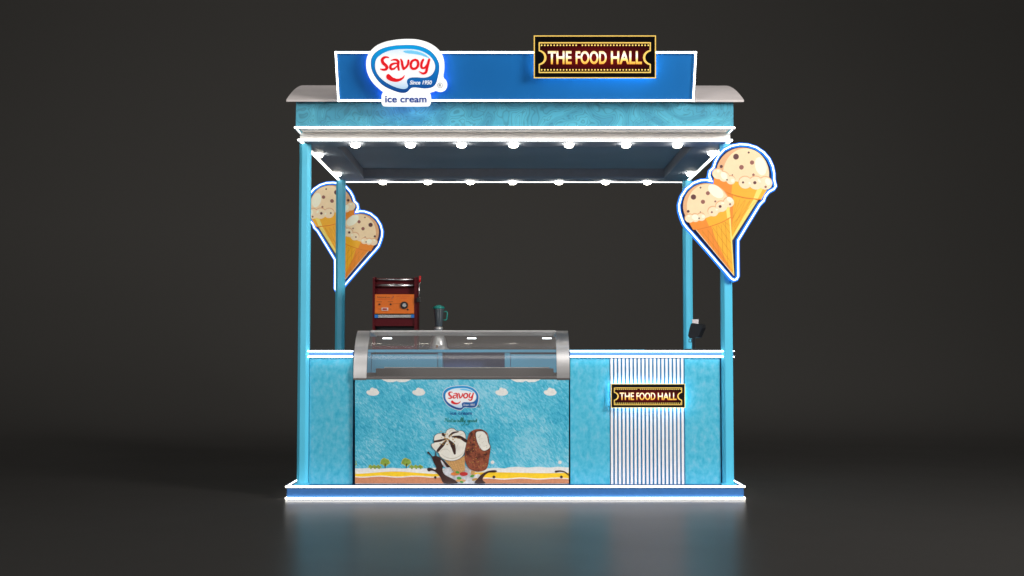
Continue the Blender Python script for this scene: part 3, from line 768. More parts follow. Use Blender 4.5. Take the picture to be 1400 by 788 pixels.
crn = thing('counter', 'wide blue L-shaped counter with a white slatted section to the right of the freezer', 'counter', (0.9, 0.1, 0))
xc, xd = X(779.6, yc0, 570), X(989, yc0, 570)
s0, s1 = X(834.0, yc0, 570), X(936.0, yc0, 570)
mb = MB(); mb.box((xc, yc0, zb+0.001), (s0-0.002, yc0+0.02, zcb-0.001), BLUE); mb.build('front_panel', crn, bevel=0.002)
mb = MB(); mb.box((s1+0.002, yc0, zb+0.001), (X(985, yc0, 570), yc0+0.02, zcb-0.001), BLUE); mb.build('front_panel', crn, bevel=0.002)
mb = MB(); mb.box((xc, yc0+0.021, zb+0.001), (xd, yc0+0.60, zcb-0.002), DARKGAP); mb.build('cabinet', crn)
mb = MB(); mb.box((s0, yc0+0.002, zb+0.001), (s1, yc0+0.0205, zcb-0.001), SLATBACK)
n = 19; pitch = (s1-s0)/n
for i in range(n):
    a = s0 + pitch*i + pitch*0.18
    mb.box((a, yc0-0.003, zb+0.002), (a+pitch*0.58, yc0+0.0018, zcb-0.002), SLAT)
mb.build('slatted_panel', crn)
rail(X(779.5, yc0-0.02, 484), X(990.2, yc0-0.02, 484), yc0-0.02, yc0+0.60, crn)
# side wing along the right
xrs = pxR + 0.045
mb = MB(); mb.box((pxR+0.018, 0.05, zb+0.001), (pxR+0.038, YB-0.05, zcb+0.003), BLUE); mb.build('side_panel', crn)
mb = MB(); mb.box((pxR+0.0385, 0.12, zcb+0.004), (pxR+0.066, YB-0.06, zct-0.004), DEEP); sr = mb.build('side_rail', crn)
mb = MB(); mb.box((pxR+0.0665, 0.115, zct-0.010), (pxR+0.073, YB-0.06, zct-0.003), LED); mb.build('light_strip', sr)
mb = MB(); mb.box((pxR+0.0665, 0.115, zcb+0.003), (pxR+0.073, YB-0.06, zcb+0.010), LED); mb.build('light_strip', sr)
mb = MB(); mb.box((pxR-0.42, 0.602, zct-0.045), (pxR+0.017, YB-0.05, zct-0.003), INNER); mb.build('side_top', crn)
# ticket sign on the slats
to = P(885.5, 541, yc0-0.05)
ticket('ticket_sign', 'small black and gold ticket sign reading THE FOOD HALL on the white slats', lambda a, b, l: P(a, b, yc0-0.05+0.022) + Vector((0, -l, 0)), 101, 33, 885.5, 541.3, to, 'counter', HALO, 0.022, Vector((0, -1, 0)))

# ================================================================== BACK COUNTER
yk = 1.16; zk = Z(478.2, yk)
bc = thing('back_counter', 'low blue cabinet counter with open shelf bay, seen through the freezer glass', 'counter', (0, 1.4, 0))
xk0, xk1 = xls+0.33, pxR-0.43
mb = MB(); mb.box((xk0, yk-0.01, zk-0.022), (xk1, yk+0.58, zk), INNER); mb.build('countertop', bc, bevel=0.002)
zsill = zb+0.06
mb = MB()
bays = [(xk0+0.03, X(599, yk)), (X(604.5, yk), X(690, yk)), (X(697.5, yk), xk1-0.03)]
mb.box((xk0, yk, zb+0.001), (xk1, yk+0.02, zsill), INNER)
edges = [xk0] + [v for b in bays for v in b] + [xk1]
for i in range(0, len(edges), 2): mb.box((edges[i], yk, zsill), (edges[i+1], yk+0.02, zk-0.023), INNER)
mb.box((bays[1][0]+0.001, yk+0.20, zb+0.001), (bays[1][1]-0.001, yk+0.212, zk-0.023), INNERD); mb.box((xk0, yk+0.56, zb+0.001), (xk1, yk+0.578, zk-0.023), INNERD)
mb.box((xk0, yk+0.021, zb+0.001), (xk0+0.018, yk+0.559, zk-0.023), INNER); mb.box((xk1-0.018, yk+0.021, zb+0.001), (xk1, yk+0.559, zk-0.023), INNER)
for b in (bays[1][0]-0.019, bays[1][1]+0.001): mb.box((b, yk+0.021, zb+0.001), (b+0.018, yk+0.559, zk-0.023), INNER)
mb.build('cabinet', bc)
for b in (bays[0], bays[2]):
    mb = MB(); mb.box((b[0]+0.004, yk+0.006, zsill+0.004), (b[1]-0.004, yk+0.018, zk-0.036), INNER); mb.build('door', bc, bevel=0.002)
mb = MB(); mb.box((bays[1][0]+0.001, yk+0.022, zk-0.47), (bays[1][1]-0.001, yk+0.199, zk-0.45), INNER); mb.build('shelf', bc)
mb = MB()
for i in range(19):
    a = X(518, yk) + i*(X(597, yk)-X(518, yk))/19; mb.box((a, yk-0.002, zk-0.031), (a+0.012, yk+0.0045, zk-0.026), DARKGAP)
mb.build('vent_slots', bc)

# ================================================================== CHEST FREEZER
fz = thing('display_freezer', 'ice cream display freezer with curved glass top and printed blue beach graphics on its front', 'freezer', (0, 0.3, zb))
yz = -0.035
fxa, fxb = X(485.3, yz, 590), X(777.8, yz, 590)
zt0 = Z(517.2, yz)
BODY = mat('freezer_white', (214, 218, 220), 0.35)
mb = MB(); mb.box((fxa+0.002, yz+0.003, zb+0.004), (fxb-0.002, yz+0.64, zt0-0.012), BODY)
mb.build('body', fz, bevel=0.004)
ART = bpy.data.materials.new('embossed_blue_print'); ART.use_nodes = True
nt = ART.node_tree; b = nt.nodes['Principled BSDF']; b.inputs['Roughness'].default_value = 0.5
tc = nt.nodes.new('ShaderNodeTexCoord')
n1 = nt.nodes.new('ShaderNodeTexNoise'); n1.inputs['Scale'].default_value = 3.2; n1.inputs['Detail'].default_value = 5; n1.inputs['Distortion'].default_value = 0.6
nt.links.new(tc.outputs['Object'], n1.inputs['Vector'])
mp0 = nt.nodes.new('ShaderNodeMapping'); mp0.inputs['Rotation'].default_value = (0, math.radians(-50), 0); nt.links.new(tc.outputs['Object'], mp0.inputs[0])
mp = nt.nodes.new('ShaderNodeMapping'); mp.inputs['Scale'].default_value = (26, 30, 74)
nt.links.new(mp0.outputs[0], mp.inputs[0])
n2 = nt.nodes.new('ShaderNodeTexNoise'); n2.inputs['Scale'].default_value = 1.0; n2.inputs['Detail'].default_value = 4; n2.inputs['Distortion'].default_value = 1.4
nt.links.new(mp.outputs[0], n2.inputs['Vector'])
ad = nt.nodes.new('ShaderNodeMath'); ad.operation = 'MULTIPLY_ADD'; ad.inputs[1].default_value = 0.75; ad.inputs[2].default_value = 0.12
nt.links.new(n2.outputs['Fac'], ad.inputs[0])
av = nt.nodes.new('ShaderNodeMath'); av.operation = 'MULTIPLY_ADD'; av.inputs[1].default_value = 0.55
sb = nt.nodes.new('ShaderNodeMath'); sb.operation = 'SUBTRACT'; sb.inputs[1].default_value = 0.27
nt.links.new(n1.outputs['Fac'], av.inputs[0]); nt.links.new(ad.outputs[0], sb.inputs[0]); nt.links.new(sb.outputs[0], av.inputs[2])
oc = ramp(nt, av.outputs[0], [(0.32, (28, 158, 194)), (0.49, (78, 190, 218)), (0.66, (148, 212, 232))])
nt.links.new(oc, b.inputs['Base Color'])
bp = nt.nodes.new('ShaderNodeBump'); bp.inputs['Strength'].default_value = 0.35; bp.inputs['Distance'].default_value = 0.004
nt.links.new(n2.outputs['Fac'], bp.inputs['Height']); nt.links.new(bp.outputs['Normal'], b.inputs['Normal'])

AL = 0.0006
def A(px, py, l=0.0):
    p = P(px, py, yz); return Vector((p.x, yz - l, p.z))
mb = MB()
zlow = 661.5
mb.prism([A(485.3, 517.6), A(777.8, 517.6), A(777.6, 661.3), A(485.6, 661.3)], (0, 0.0025, 0), ART)
aWhite = mat('print_white', (236, 234, 228), 0.6, noise=0.10, nscale=60); aYel = mat('print_yellow', (250, 204, 24), 0.6, noise=0.08, nscale=50)
aSand = mat('print_sand', (204, 132, 92), 0.6, noise=0.14, nscale=90); aGreen = mat('print_green', (142, 168, 60), 0.6, noise=0.3, nscale=90)
aGrL = mat('print_green_light', (196, 204, 120), 0.6, noise=0.2, nscale=90)
aChoc = mat('print_chocolate', (62, 34, 28), 0.4, noise=0.3, nscale=50); aWaf = mat('print_waffle', (212, 160, 100), 0.6, noise=0.25, nscale=120)
aCream = mat('print_cream', (238, 234, 222), 0.6, noise=0.10, nscale=25); aNut = mat('print_nut', (190, 146, 72), 0.6)
aBar = mottled('print_nutty_chocolate', [(0.36, (74, 30, 18)), (0.50, (138, 68, 44)), (0.64, (160, 86, 58))], (1, 1, 1), 34, 0.45, 0.5)
aSplash = mat('print_milk', (206, 206, 208), 0.5, noise=0.35, nscale=40)
aRed = mat('print_red', (190, 38, 34), 0.6); aOrg = mat('print_orange', (214, 120, 50), 0.6); aLeaf = mat('print_leaf', (72, 150, 56), 0.6)
aShadeP = mat('print_cream_tone', (204, 198, 180), 0.6); aLump = mat('print_brown_light', (170, 98, 68), 0.5); aLump2 = mat('print_brown', (112, 50, 32), 0.5)
aTxt = mat('print_text_green', (20, 112, 66), 0.6)
def ap(pts, m, l, sm=0): 
    pts = smooth_closed(pts, sm) if sm else pts
    mb.poly([A(p[0], p[1], l*AL) for p in pts], m)
xs = [485.6 + i*(777.6-485.6)/60 for i in range(61)]
def wave(y, amp, ph, fq=0.11): return [(x, y + amp*math.sin(x*fq+ph) + amp*0.5*math.sin(x*0.31+ph*2)) for x in xs]
def belt(top, bot, m, l): ap(top + bot[::-1], m, l)
g_y = [(x, 640.3 - (1.4 if x > 690 else 0) + 0.5*math.sin(x*0.22)) for x in xs]
belt(g_y, [(x, 661.2) for x in xs], aWhite, 1)
yt = [(x, 646.5 + (1.0*math.cos((x-540)*0.055) * -1.6 if x < 600 else (-0.6*math.sin((x-640)*0.045)))) for x in xs]
belt(yt, [(x, 661.0) for x in xs], aYel, 2)
wl = [(x, 651.2 + 0.7*math.sin(x*0.13) + (2.6 if x > 655 else 0)) for x in xs]
belt(wl, [(x, 660.8) for x in xs], aWhite, 3)
belt([(x, y+1.3) for x, y in wl], [(x, 661.2) for x in xs], aSand, 4)
def cloud(cx, cy, s=1.0):
    ap([(cx-9*s, cy+1*s), (cx-8*s, cy-1.6*s), (cx-4.5*s, cy-2.4*s), (cx-3*s, cy-5*s), (cx-0.5*s, cy-5.8*s), (cx+2.5*s, cy-4.5*s), (cx+5*s, cy-4.2*s), (cx+7*s, cy-1.5*s), (cx+8.6*s, cy+0.5*s), (cx+7*s, cy+3.4*s), (cx+3*s, cy+5*s), (cx-3*s, cy+5*s), (cx-7*s, cy+3.5*s)], aWhite, 1, 4)
for cx in (510, 572.8, 686.3, 752.5): cloud(cx, 536)
for (a, b_) in ((520, 564), (696.5, 741)):
    mdl = (a+b_)/2
    ap([(a, 517.9), (b_, 517.9), (b_-5, 520.6), (b_-10, 522.6), (mdl+4, 522.8), (mdl, 520.9), (mdl-4, 522.8), (a+10, 522.6), (a+5, 520.6)], aWhite, 1)
def bush(cx, cy, rx, ry, l=1.5):
    pts = [(cx + (rx+0.8*math.sin(i*2.3))*math.cos(i*math.pi/7), cy + (ry+0.7*math.cos(i*1.9))*math.sin(i*math.pi/7)) for i in range(14)]
    ap([(cx+(x-cx)*1.15, cy+(y-cy)*1.15) for x, y in pts], aGrL, l, 3); ap(pts, aGreen, l+0.5, 3)
for cx in (526.5, 555.5):
    ap([(cx-0.6, 634), (cx+0.9, 634), (cx+0.6, 640.5), (cx-0.4, 640.5)], aChoc, 3.4); bush(cx, 632, 6, 4.6)
for cx in (507, 512.5, 518, 563, 569, 575): bush(cx, 638.6, 3.2, 2.2, 1.7)
bush(486.9, 634, 0.7, 3, 1.6)
for cx in (673.3, 765.5):
    mb.poly([A(p[0], p[1], 1.5*AL) for p in ell(cx, 632.3, 2.4, 2.3)], aWhite)
    mb.poly([A(p[0], p[1], 5*AL) for p in ell(cx+2, 652.3, 2.0, 1.9)], aChoc)
mb.stroke([(760, 645), (766, 644.3), (772, 645.5), (777, 649.5)], [3, 2, 1.6, 1.6], lambda a, b, l: A(a, b, l), aChoc, 5*AL)
def q4(l): return [(585+x/8.76, 575+y/8.756) for x, y in l]
# milk splash and chocolate splashes
ap(q4([(180,600),(215,575),(260,560),(290,600),(330,640),(400,630),(440,600),(455,545),(490,590),(520,640),(560,650),(610,640),(640,690),(600,752),(340,752),(260,700),(200,660)]), aSplash, 6, 3)
ap(q4([(50,440),(90,425),(140,440),(200,490),(262,555),(225,560),(190,545),(175,590),(205,650),(330,715),(350,752),(195,752),(150,680),(95,620),(50,600),(10,610),(-8,590),(0,568),(40,568),(85,590),(100,565),(70,500)]), aChoc, 7, 3)
mb.stroke(q4([(5,385),(40,420),(70,460)]), [2.8, 1.2, 2.6], lambda a, b, l: A(a, b, l), aChoc, 7.6*AL)
mb.stroke(q4([(92,375),(95,410),(100,450)]), [0.6, 1.6, 2.4], lambda a, b, l: A(a, b, l), aChoc, 7.9*AL)
mb.poly([A(p[0], p[1], 7.7*AL) for p in ell(*q4([(90,682)])[0], 1.6, 1.8)], aChoc)
mb.stroke(q4([(160,480),(190,530),(225,570)]), [1.4, 3.0, 1.0], lambda a, b, l: A(a, b, l), aSplash, 8.2*AL)
ap(q4([(560,752),(600,690),(650,640),(720,605),(800,595),(830,608),(800,622),(730,625),(680,660),(655,710),(690,752)]), aChoc, 8, 3)
ap(q4([(195,470),(300,485),(400,450),(440,420),(445,600),(400,625),(330,632),(300,590)]), aWaf, 9)
for i in range(6):
    a, b_ = q4([(230+i*34, 480), (310+i*26, 625)]); mb.stroke([a, b_], 0.35, lambda a, b, l: A(a, b, l), aNut, (9.5+0.05*i)*AL, caps=False)
    a, b_ = q4([(440-i*5, 440+i*26), (225+i*17, 490+i*24)]); mb.stroke([a, b_], 0.35, lambda a, b, l: A(a, b, l), aNut, (9.9+0.05*i)*AL, caps=False)
sw_ = [(45,290),(60,275),(80,268),(75,230),(85,185),(120,160),(170,155),(215,150),(230,120),(270,98),(310,100),(345,125),(400,125),(435,145),(450,185),(455,230),(460,270),(445,340),(430,400),(390,450),(320,478),(250,480),(190,460),(150,430),(135,395),(110,375),(80,350),(55,320)]
ap(q4([(250+(x-250)*1.025, 300+(y-300)*1.03) for x, y in sw_]), aChoc, 10.5, 3)
ap(q4(sw_), aCream, 11, 3)
for (p, w) in (([(235,215),(150,240),(82,252)], [1, 3.2, 2.6]), ([(225,235),(180,290),(120,362)], [1, 4.5, 3.4]), ([(250,235),(300,300),(322,395)], [1.5, 6.5, 3.0]), ([(290,195),(380,200),(455,245)], [1.5, 4.2, 4.4]), ([(250,190),(300,150),(365,135)], [1, 2.8, 1.4]), ([(205,190),(185,170),(180,158)], [1.5, 4.0, 3.0])):
    mb.stroke(q4(p), w, lambda a, b, l: A(a, b, l), aChoc, 11.8*AL)
random.seed(3)
for i in range(34):
    a = random.uniform(0, 6.28); r = abs(random.gauss(0, 1))*75
    x, y = 225+r*math.cos(a)*1.2, 225+r*math.sin(a)*0.9
    if x > 400 or y < 130 or (x < 90): continue
    c = q4([(x, y)])[0]; mb.poly([A(p[0], p[1], (12.6+0.02*i)*AL) for p in ell(c[0], c[1], random.uniform(0.6, 1.2), random.uniform(0.5, 1.1), random.random(), 7)], aNut)
bar = [(580,105),(640,105),(690,130),(720,170),(735,260),(752,320),(742,400),(730,480),(718,545),(690,590),(620,612),(560,605),(500,580),(460,520),(440,450),(450,340),(475,220),(500,150),(540,118)]
ap(q4(bar), aBar, 10, 3)
bite = [(575,150),(620,130),(670,138),(708,190),(722,260),(745,310),(720,345),(670,362),(630,330),(590,250)]
ap(q4([(655+(x-655)*1.10, 245+(y-245)*1.07) for x, y in bite]), aChoc, 10.6, 3)
ap(q4(bite), aCream, 11.2, 3)
for (p, w) in (([(160,400),(220,440),(300,455),(380,425),(425,380)], 1.2), ([(150,385),(170,350),(230,345),(270,380)], 0.7), ([(95,300),(130,280)], 0.8), ([(350,190),(400,165),(435,160)], 0.9), ([(250,160),(270,125),(310,112)], 0.8), ([(370,270),(350,310),(345,350)], 0.7), ([(430,300),(415,350)], 0.8)):
    mb.stroke(q4(p), [0.2, w, 0.2], lambda a, b, l: A(a, b, l), aShadeP, 11.5*AL)
for i in range(150):
    x, y = random.uniform(445, 745), random.uniform(110, 605)
    if ((x-597)/150)**2 + ((y-358)/252)**2 > 0.93 or (575 < x < 740 and y < 375 and x > 560+(y-130)*0.3): continue
    c = q4([(x, y)])[0]; mb.poly([A(p[0], p[1], (10.25+0.002*i)*AL) for p in ell(c[0], c[1], random.uniform(0.4, 1.0), random.uniform(0.35, 0.8), random.random()*3, 7)], random.choice((aLump, aLump2, aChoc, aNut)))
for i in range(26):
    c = q4([(random.uniform(600, 715), random.uniform(160, 330))])[0]; mb.poly([A(p[0], p[1], (11.4+0.01*i)*AL) for p in ell(c[0], c[1], random.uniform(0.3, 0.8), random.uniform(0.3, 0.7), random.random()*3, 7)], aShadeP)
ap(q4([(520,600),(565,605),(560,660),(535,672),(515,640)]), aWaf, 9.4)
for (x, y, rx, ry, m, l) in ((325,640,52,20,aOrg,12),(355,620,24,14,aLeaf,12.4),(430,640,50,24,aRed,12.7),(395,720,60,18,aWaf,12),(375,690,30,16,aLeaf,12.4),(405,735,22,12,aLeaf,12.8),(532,665,26,15,aLeaf,13),(560,705,36,14,aNut,12)):
    c = q4([(x, y)])[0]; mb.poly([A(p[0], p[1], l*AL) for p in ell(c[0], c[1], rx/8.76, ry/8.76, 0.1*((x % 7)-3), 18)], m)
mb.build('printed_front', fz)
# small logo and slogan on the print
def LS(a, b, l=0.0):
    x = 595 + (135 + (a-126)*(715-135)/(788-126))/12.13; y = 520 + (98 + (b-122)*(490-98)/(586-122))/12.12
    return A(x, y, l)
mf = MB(); ml = MB(); mf.org = Vector((0, 0.3, zb)); ml.org = mf.org
mfw = [LS(455+(x-455)*1.05, 350+(y-350)*1.06, 1.2*AL) for x, y in smooth_closed(LG_BLUE, 4)]
mf.poly(mfw, mat('print_white2', (226, 236, 240), 0.5))
logo((mf, ml), LS, 'print', 0.0, l0=1.6*AL, step=0.0005)
mf.build('printed_logo', fz)
# slogan, brush written
def SG(l): return [(595+x/12.13, 520+y/12.12) for x, y in l]
sl = [[(160,692),(172,640),(182,632),(202,690),(216,622)], [(246,664),(228,668),(222,688),(238,692),(250,668),(256,692)], [(282,632),(274,690),(284,692)], [(266,656),(296,652)],
      [(304,662),(300,688),(314,692),(326,664),(328,692)], [(342,692),(346,664),(362,660)], [(394,664),(376,668),(370,688),(386,692),(398,668),(404,692)],
      [(418,692),(430,626),(440,622),(428,690)], [(446,692),(458,626),(468,622),(456,690)], [(474,662),(474,686),(490,684),(500,660),(490,710),(462,742),(440,746),(436,734)],
      [(566,664),(546,664),(538,684),(552,690),(568,668),(560,716),(536,742),(512,738),(520,722)], [(588,664),(576,684),(592,692),(606,676),(594,662),(586,666)],
      [(628,664),(616,684),(632,692),(646,676),(634,662),(626,666)], [(680,664),(662,668),(656,688),(672,692),(686,664),(692,634),(684,692)]]
for i, s_ in enumerate(sl): ml.stroke(SG(s_), 0.55, lambda a, b, l: A(a, b, l), aTxt, (1.5+0.3*i)*AL)
ml.build('printed_lettering', fz)

# curved glass canopy: profile from the front rim up and back
PR = []
zt1 = Z(452.5, 0.22)
for i in range(13):
    t_ = i/12.0
    PR.append((yz - 0.002 + 0.235*t_**1.9, zt0 + (zt1-zt0)*math.sin(math.radians(90*t_))**0.5*t_**0.42))
def arch(x0, x1, name, m, w_in=0.03):
    """broad curved steel end frame: follows the profile, then runs back along the top"""
    mb = MB(); top = PR + [(yz+0.64, PR[-1][1]-0.006)]
    inner = [(y+w_in*0.9, z-w_in*0.35) for y, z in top[:-1]] + [(yz+0.64, top[-1][1]-w_in)]
    for i in range(len(top)-1):
        for (A_, B_) in ((top, None), (inner, None)):
            pass
        a, b_ = top[i], top[i+1]; c, d = inner[i], inner[i+1]
        for (p, q) in ((a, b_), (c, d)):
            k = len(mb.v); mb.v += [Vector((x0, p[0], p[1])), Vector((x1, p[0], p[1])), Vector((x1, q[0], q[1])), Vector((x0, q[0], q[1]))]; mb.face([k, k+1, k+2, k+3], m, True)
        for xx in (x0, x1): mb.quad([(xx, a[0], a[1]), (xx, b_[0], b_[1]), (xx, d[0], d[1]), (xx, c[0], c[1])], m)
    a, c = top[0], inner[0]; mb.quad([(x0, a[0], a[1]), (x1, a[0], a[1]), (x1, c[0], c[1]), (x0, c[0], c[1])], m)
    a, c = top[-1], inner[-1]; mb.quad([(x0, a[0], a[1]), (x1, a[0], a[1]), (x1, c[0], c[1]), (x0, c[0], c[1])], m)
    o = mb.build(name, fz, merge=True)
    md = o.modifiers.new('es', 'EDGE_SPLIT'); md.split_angle = math.radians(35); return o
ex0, ex1 = X(483.2, yz, 505), X(501.2, yz, 505)
ex2, ex3 = X(761.2, yz, 505), X(778.8, yz, 505)
arch(ex0, ex1, 'end_frame', STEEL); arch(ex2, ex3, 'end_frame', STEEL)
for (x0, x1) in ((ex0, ex1), (ex2, ex3)): mb = MB(); mb.box((x0, yz-0.003, zt0-0.012), (x1, yz+0.64, zt0-0.0005), STEELD); mb.build('corner_foot', fz)
# glass sheet
mb = MB()
for i in range(len(PR)-1):
    a, b_ = PR[i], PR[i+1]
    k = len(mb.v); mb.v += [Vector((ex1, a[0]+0.006, a[1])), Vector((ex2, a[0]+0.006, a[1])), Vector((ex2, b_[0]+0.006, b_[1])), Vector((ex1, b_[0]+0.006, b_[1]))]; mb.face([k, k+1, k+2, k+3], GLASS, True)
mb.build('curved_glass', fz, merge=True)
mb = MB(); mb.box((ex1+0.001, PR[-1][0]-0.022, PR[-1][1]-0.014), (ex2-0.001, PR[-1][0]+0.03, PR[-1][1]+0.002), STEEL); tr = mb.build('top_rim', fz, bevel=0.003)
mb = MB(); mb.quad([(ex1, PR[-1][0]+0.031, PR[-1][1]-0.010), (ex2, PR[-1][0]+0.031, PR[-1][1]-0.010), (ex2, yz+0.60, PR[-1][1]-0.014), (ex1, yz+0.60, PR[-1][1]-0.014)], GLASS)
mb.build('sliding_glass_lid', fz)
mb = MB(); mb.box((ex1+0.001, yz+0.605, PR[-1][1]-0.030), (ex2-0.001, yz+0.638, PR[-1][1]-0.008), STEEL)
mb.build('rear_rim', fz)
mb = MB()
mb.box((ex1-0.03, yz-0.001, zt0-0.011), (ex2+0.03, yz+0.030, zt0+0.010), STEELD)
mb.build('front_rim', fz, bevel=0.004)
mb = MB(); zrr = Z(504.0, yz+0.60)
mb.box((ex1, yz+0.59, zt0-0.011), (ex2, yz+0.638, zrr), STEELD)
mb.box((ex1-0.06, yz+0.031, zt0-0.011), (ex1, yz+0.638, zrr-0.03), STEELD); mb.box((ex2, yz+0.031, zt0-0.011), (ex2+0.06, yz+0.638, zrr-0.03), STEELD)
mb.box((ex1+0.06, yz+0.584, zrr+0.001), (ex2-0.03, yz+0.634, zrr+0.009), STEEL); mb.build('tub_rim', fz, bevel=0.003)  # lighter steel lip imitates the highlight along the rear rim
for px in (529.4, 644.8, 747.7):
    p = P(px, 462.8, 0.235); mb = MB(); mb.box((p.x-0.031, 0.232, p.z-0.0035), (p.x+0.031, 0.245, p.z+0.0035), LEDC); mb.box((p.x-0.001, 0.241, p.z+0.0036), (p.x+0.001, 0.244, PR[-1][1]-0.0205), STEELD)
    mb.build('reflection_bar', fz)  # glowing bars stand in for downlights reflected in the glass

# ================================================================== RED MACHINE ON THE BACK COUNTER
ym = 1.34
def XM(px): return X(px, ym, 430)
def ZM(py): return P(540, py, ym).z
RED = mat('machine_red', (82, 14, 22), 0.5, noise=0.05, spec=0.15); ORG = mat('machine_orange', (226, 108, 4), 0.45)
CHR = brushed('chrome_bar', (210, 208, 206), 0.25, (1, 40, 40)); BLKP = mat('black_plastic', (14, 14, 15), 0.35)
m0 = thing('sealing_machine', 'dark red countertop machine with orange control panel, standing behind the freezer', 'machine', (XM(541), ym+0.15, zk))
xl0, xl1, xr0, xr1 = XM(509.3), XM(512.3), XM(566.3), XM(569.6)
zt = ZM(378.5)
for (a, b_) in ((xl0, xl1), (xr0, xr1)):
    mb = MB(); mb.prism([(a, ym, zk+0.001), (a, ym, zt-0.01), (a, ym+0.03, zt), (a, ym+0.16, zt), (a, ym+0.30, zt-0.12), (a, ym+0.30, zk+0.001)], (b_-a, 0, 0), RED)
    mb.build('side_plate', m0, bevel=0.002)
mb = MB(); mb.sweep([(xl1, ym+0.02, ZM(382.3)), (xr0, ym+0.02, ZM(382.3))], 0.0065, CHR, 10); mb.build('roller', m0)
mb = MB(); mb.sweep([(xl1, ym+0.02, ZM(390.3)), (xr0, ym+0.02, ZM(390.3))], 0.012, CHR, 12); mb.build('roller', m0)
mb = MB(); mb.box((xl1+0.001, ym+0.05, ZM(402)), (xr0-0.001, ym+0.28, ZM(380)), RED)
mb.box((xl1+0.001, ym+0.012, ZM(446)), (xr0-0.001, ym+0.28, ZM(435.6)), RED); mb.box((xl1+0.001, ym+0.10, ZM(435.5)), (xr0-0.001, ym+0.28, ZM(402.1)), RED)
mb.build('housing', m0)
mb = MB(); mb.box((xl1+0.001, ym+0.09, zk+0.03), (xr0-0.001, ym+0.28, ZM(446.1)), BLKP); mb.box((xl1+0.001, ym+0.02, zk+0.001), (xr0-0.001, ym+0.28, zk+0.029), RED); mb.build('tray_bay', m0)
mb = MB(); yo = ym+0.002; mb.box((XM(512.4), yo, ZM(429)), (XM(566.2), ym+0.099, ZM(402.6)), ORG); cp = mb.build('control_panel', m0)
def MF(px, py, l=0.0): p = P(px, py, yo); return Vector((p.x, yo-l, p.z))
def m6(x, y): return (505+x/9.853, 372+y/9.85)
mb = MB(); ink = mat('panel_ink', (110, 56, 20), 0.5); inkr = mat('panel_ink_red', (206, 66, 14), 0.5)
put_text(mb, 'Natural', *[m6(108, 0)[0], m6(228, 0)[0], m6(0, 328)[1], m6(0, 352)[1]], MF, ink, 0.0012)
for (x0, x1, y, c) in ((240,282,342,ink),(366,425,326,inkr),(440,545,326,inkr),(425,505,354,inkr),(120,310,368,inkr),(98,172,402,ink),(250,322,402,ink),(125,148,500,ink),(272,298,500,ink),(185,235,532,inkr)):
    a = m6(x0, y); b_ = m6(x1, y); n_ = max(2, int((x1-x0)/14))
    for i in range(n_):
        u0_, u1_ = a[0]+(b_[0]-a[0])*i/n_, a[0]+(b_[0]-a[0])*(i+0.7)/n_
        mb.quad([MF(u0_, a[1]-0.35, 0.0012), MF(u1_, a[1]-0.35, 0.0012), MF(u1_, a[1]+0.35, 0.0012), MF(u0_, a[1]+0.35, 0.0012)], c)
mb.stroke([m6(300,355), m6(318,345), m6(322,325)], 0.6, MF, mat('panel_violet', (70, 30, 90), 0.5), 0.0012)
mb.stroke([m6(300,430), m6(420,424)], 0.25, MF, ink, 0.0012, caps=False)
mb.build('panel_print', cp)
c = MF(*m6(470, 450))
mb = MB()
def disc(cx, cy, cz, r, d, m, seg=24):
    k = [Vector((cx+r*math.cos(2*math.pi*i/seg), cy, cz+r*math.sin(2*math.pi*i/seg))) for i in range(seg)]
    mb.prism(k, (0, -d, 0), m)
disc(c.x, yo-0.0005, c.z, 0.030, 0.010, BLKP); disc(c.x+0.003, yo-0.0106, c.z, 0.016, 0.016, CHR); mb.build('dial', cp)
for (x, y) in ((138, 436), (288, 436), (517, 507)): mb = MB(); c = MF(*m6(x, y)); disc(c.x, yo-0.0005, c.z, 0.007, 0.004, BLKP, 12); mb.build('indicator', cp)
a = MF(*m6(165, 482)); b_ = MF(*m6(254, 520)); mb = MB(); mb.box((a.x, yo-0.004, b_.z), (b_.x, yo-0.0005, a.z), mat('switch_white', (225, 215, 205), 0.4))
a = MF(*m6(180, 490)); b_ = MF(*m6(238, 512)); mb.box((a.x, yo-0.008, b_.z), (b_.x, yo-0.0045, a.z), mat('switch_red', (170, 20, 14), 0.4)); mb.build('switch', cp)
mb = MB(); mb.box((XM(517), ym-0.008, ZM(434.6)), (XM(562), ym+0.012, ZM(430.6)), CHR)
bl = mat('end_block_blue', (20, 110, 190), 0.4)
mb.box((XM(512.3), ym-0.010, ZM(434.8)), (XM(516.8), ym+0.012, ZM(430.3)), bl); mb.box((XM(562.2), ym-0.010, ZM(434.8)), (XM(566.3), ym+0.012, ZM(430.3)), bl)
mb.build('film_bar', m0)
p0, p1, p2 = P(572.4, 410, ym-0.01), P(573.6, 386, ym-0.01), P(574.2, 377.5, ym-0.01)
mb = MB(); mb.sweep([p0, p1], 0.004, CHR, 8); lv = mb.build('lever', m0)
mb = MB(); mb.sweep([p1, p2], 0.009, mat('grip_red', (206, 14, 20), 0.35), 10); mb.build('grip', lv)
mb = MB(); mb.box((xr1+0.0005, ym-0.03, P(572, 413.5, ym).z), (p0.x+0.014, ym+0.02, P(572, 407, ym).z), BLKP); mb.build('pivot', lv, bevel=0.003)

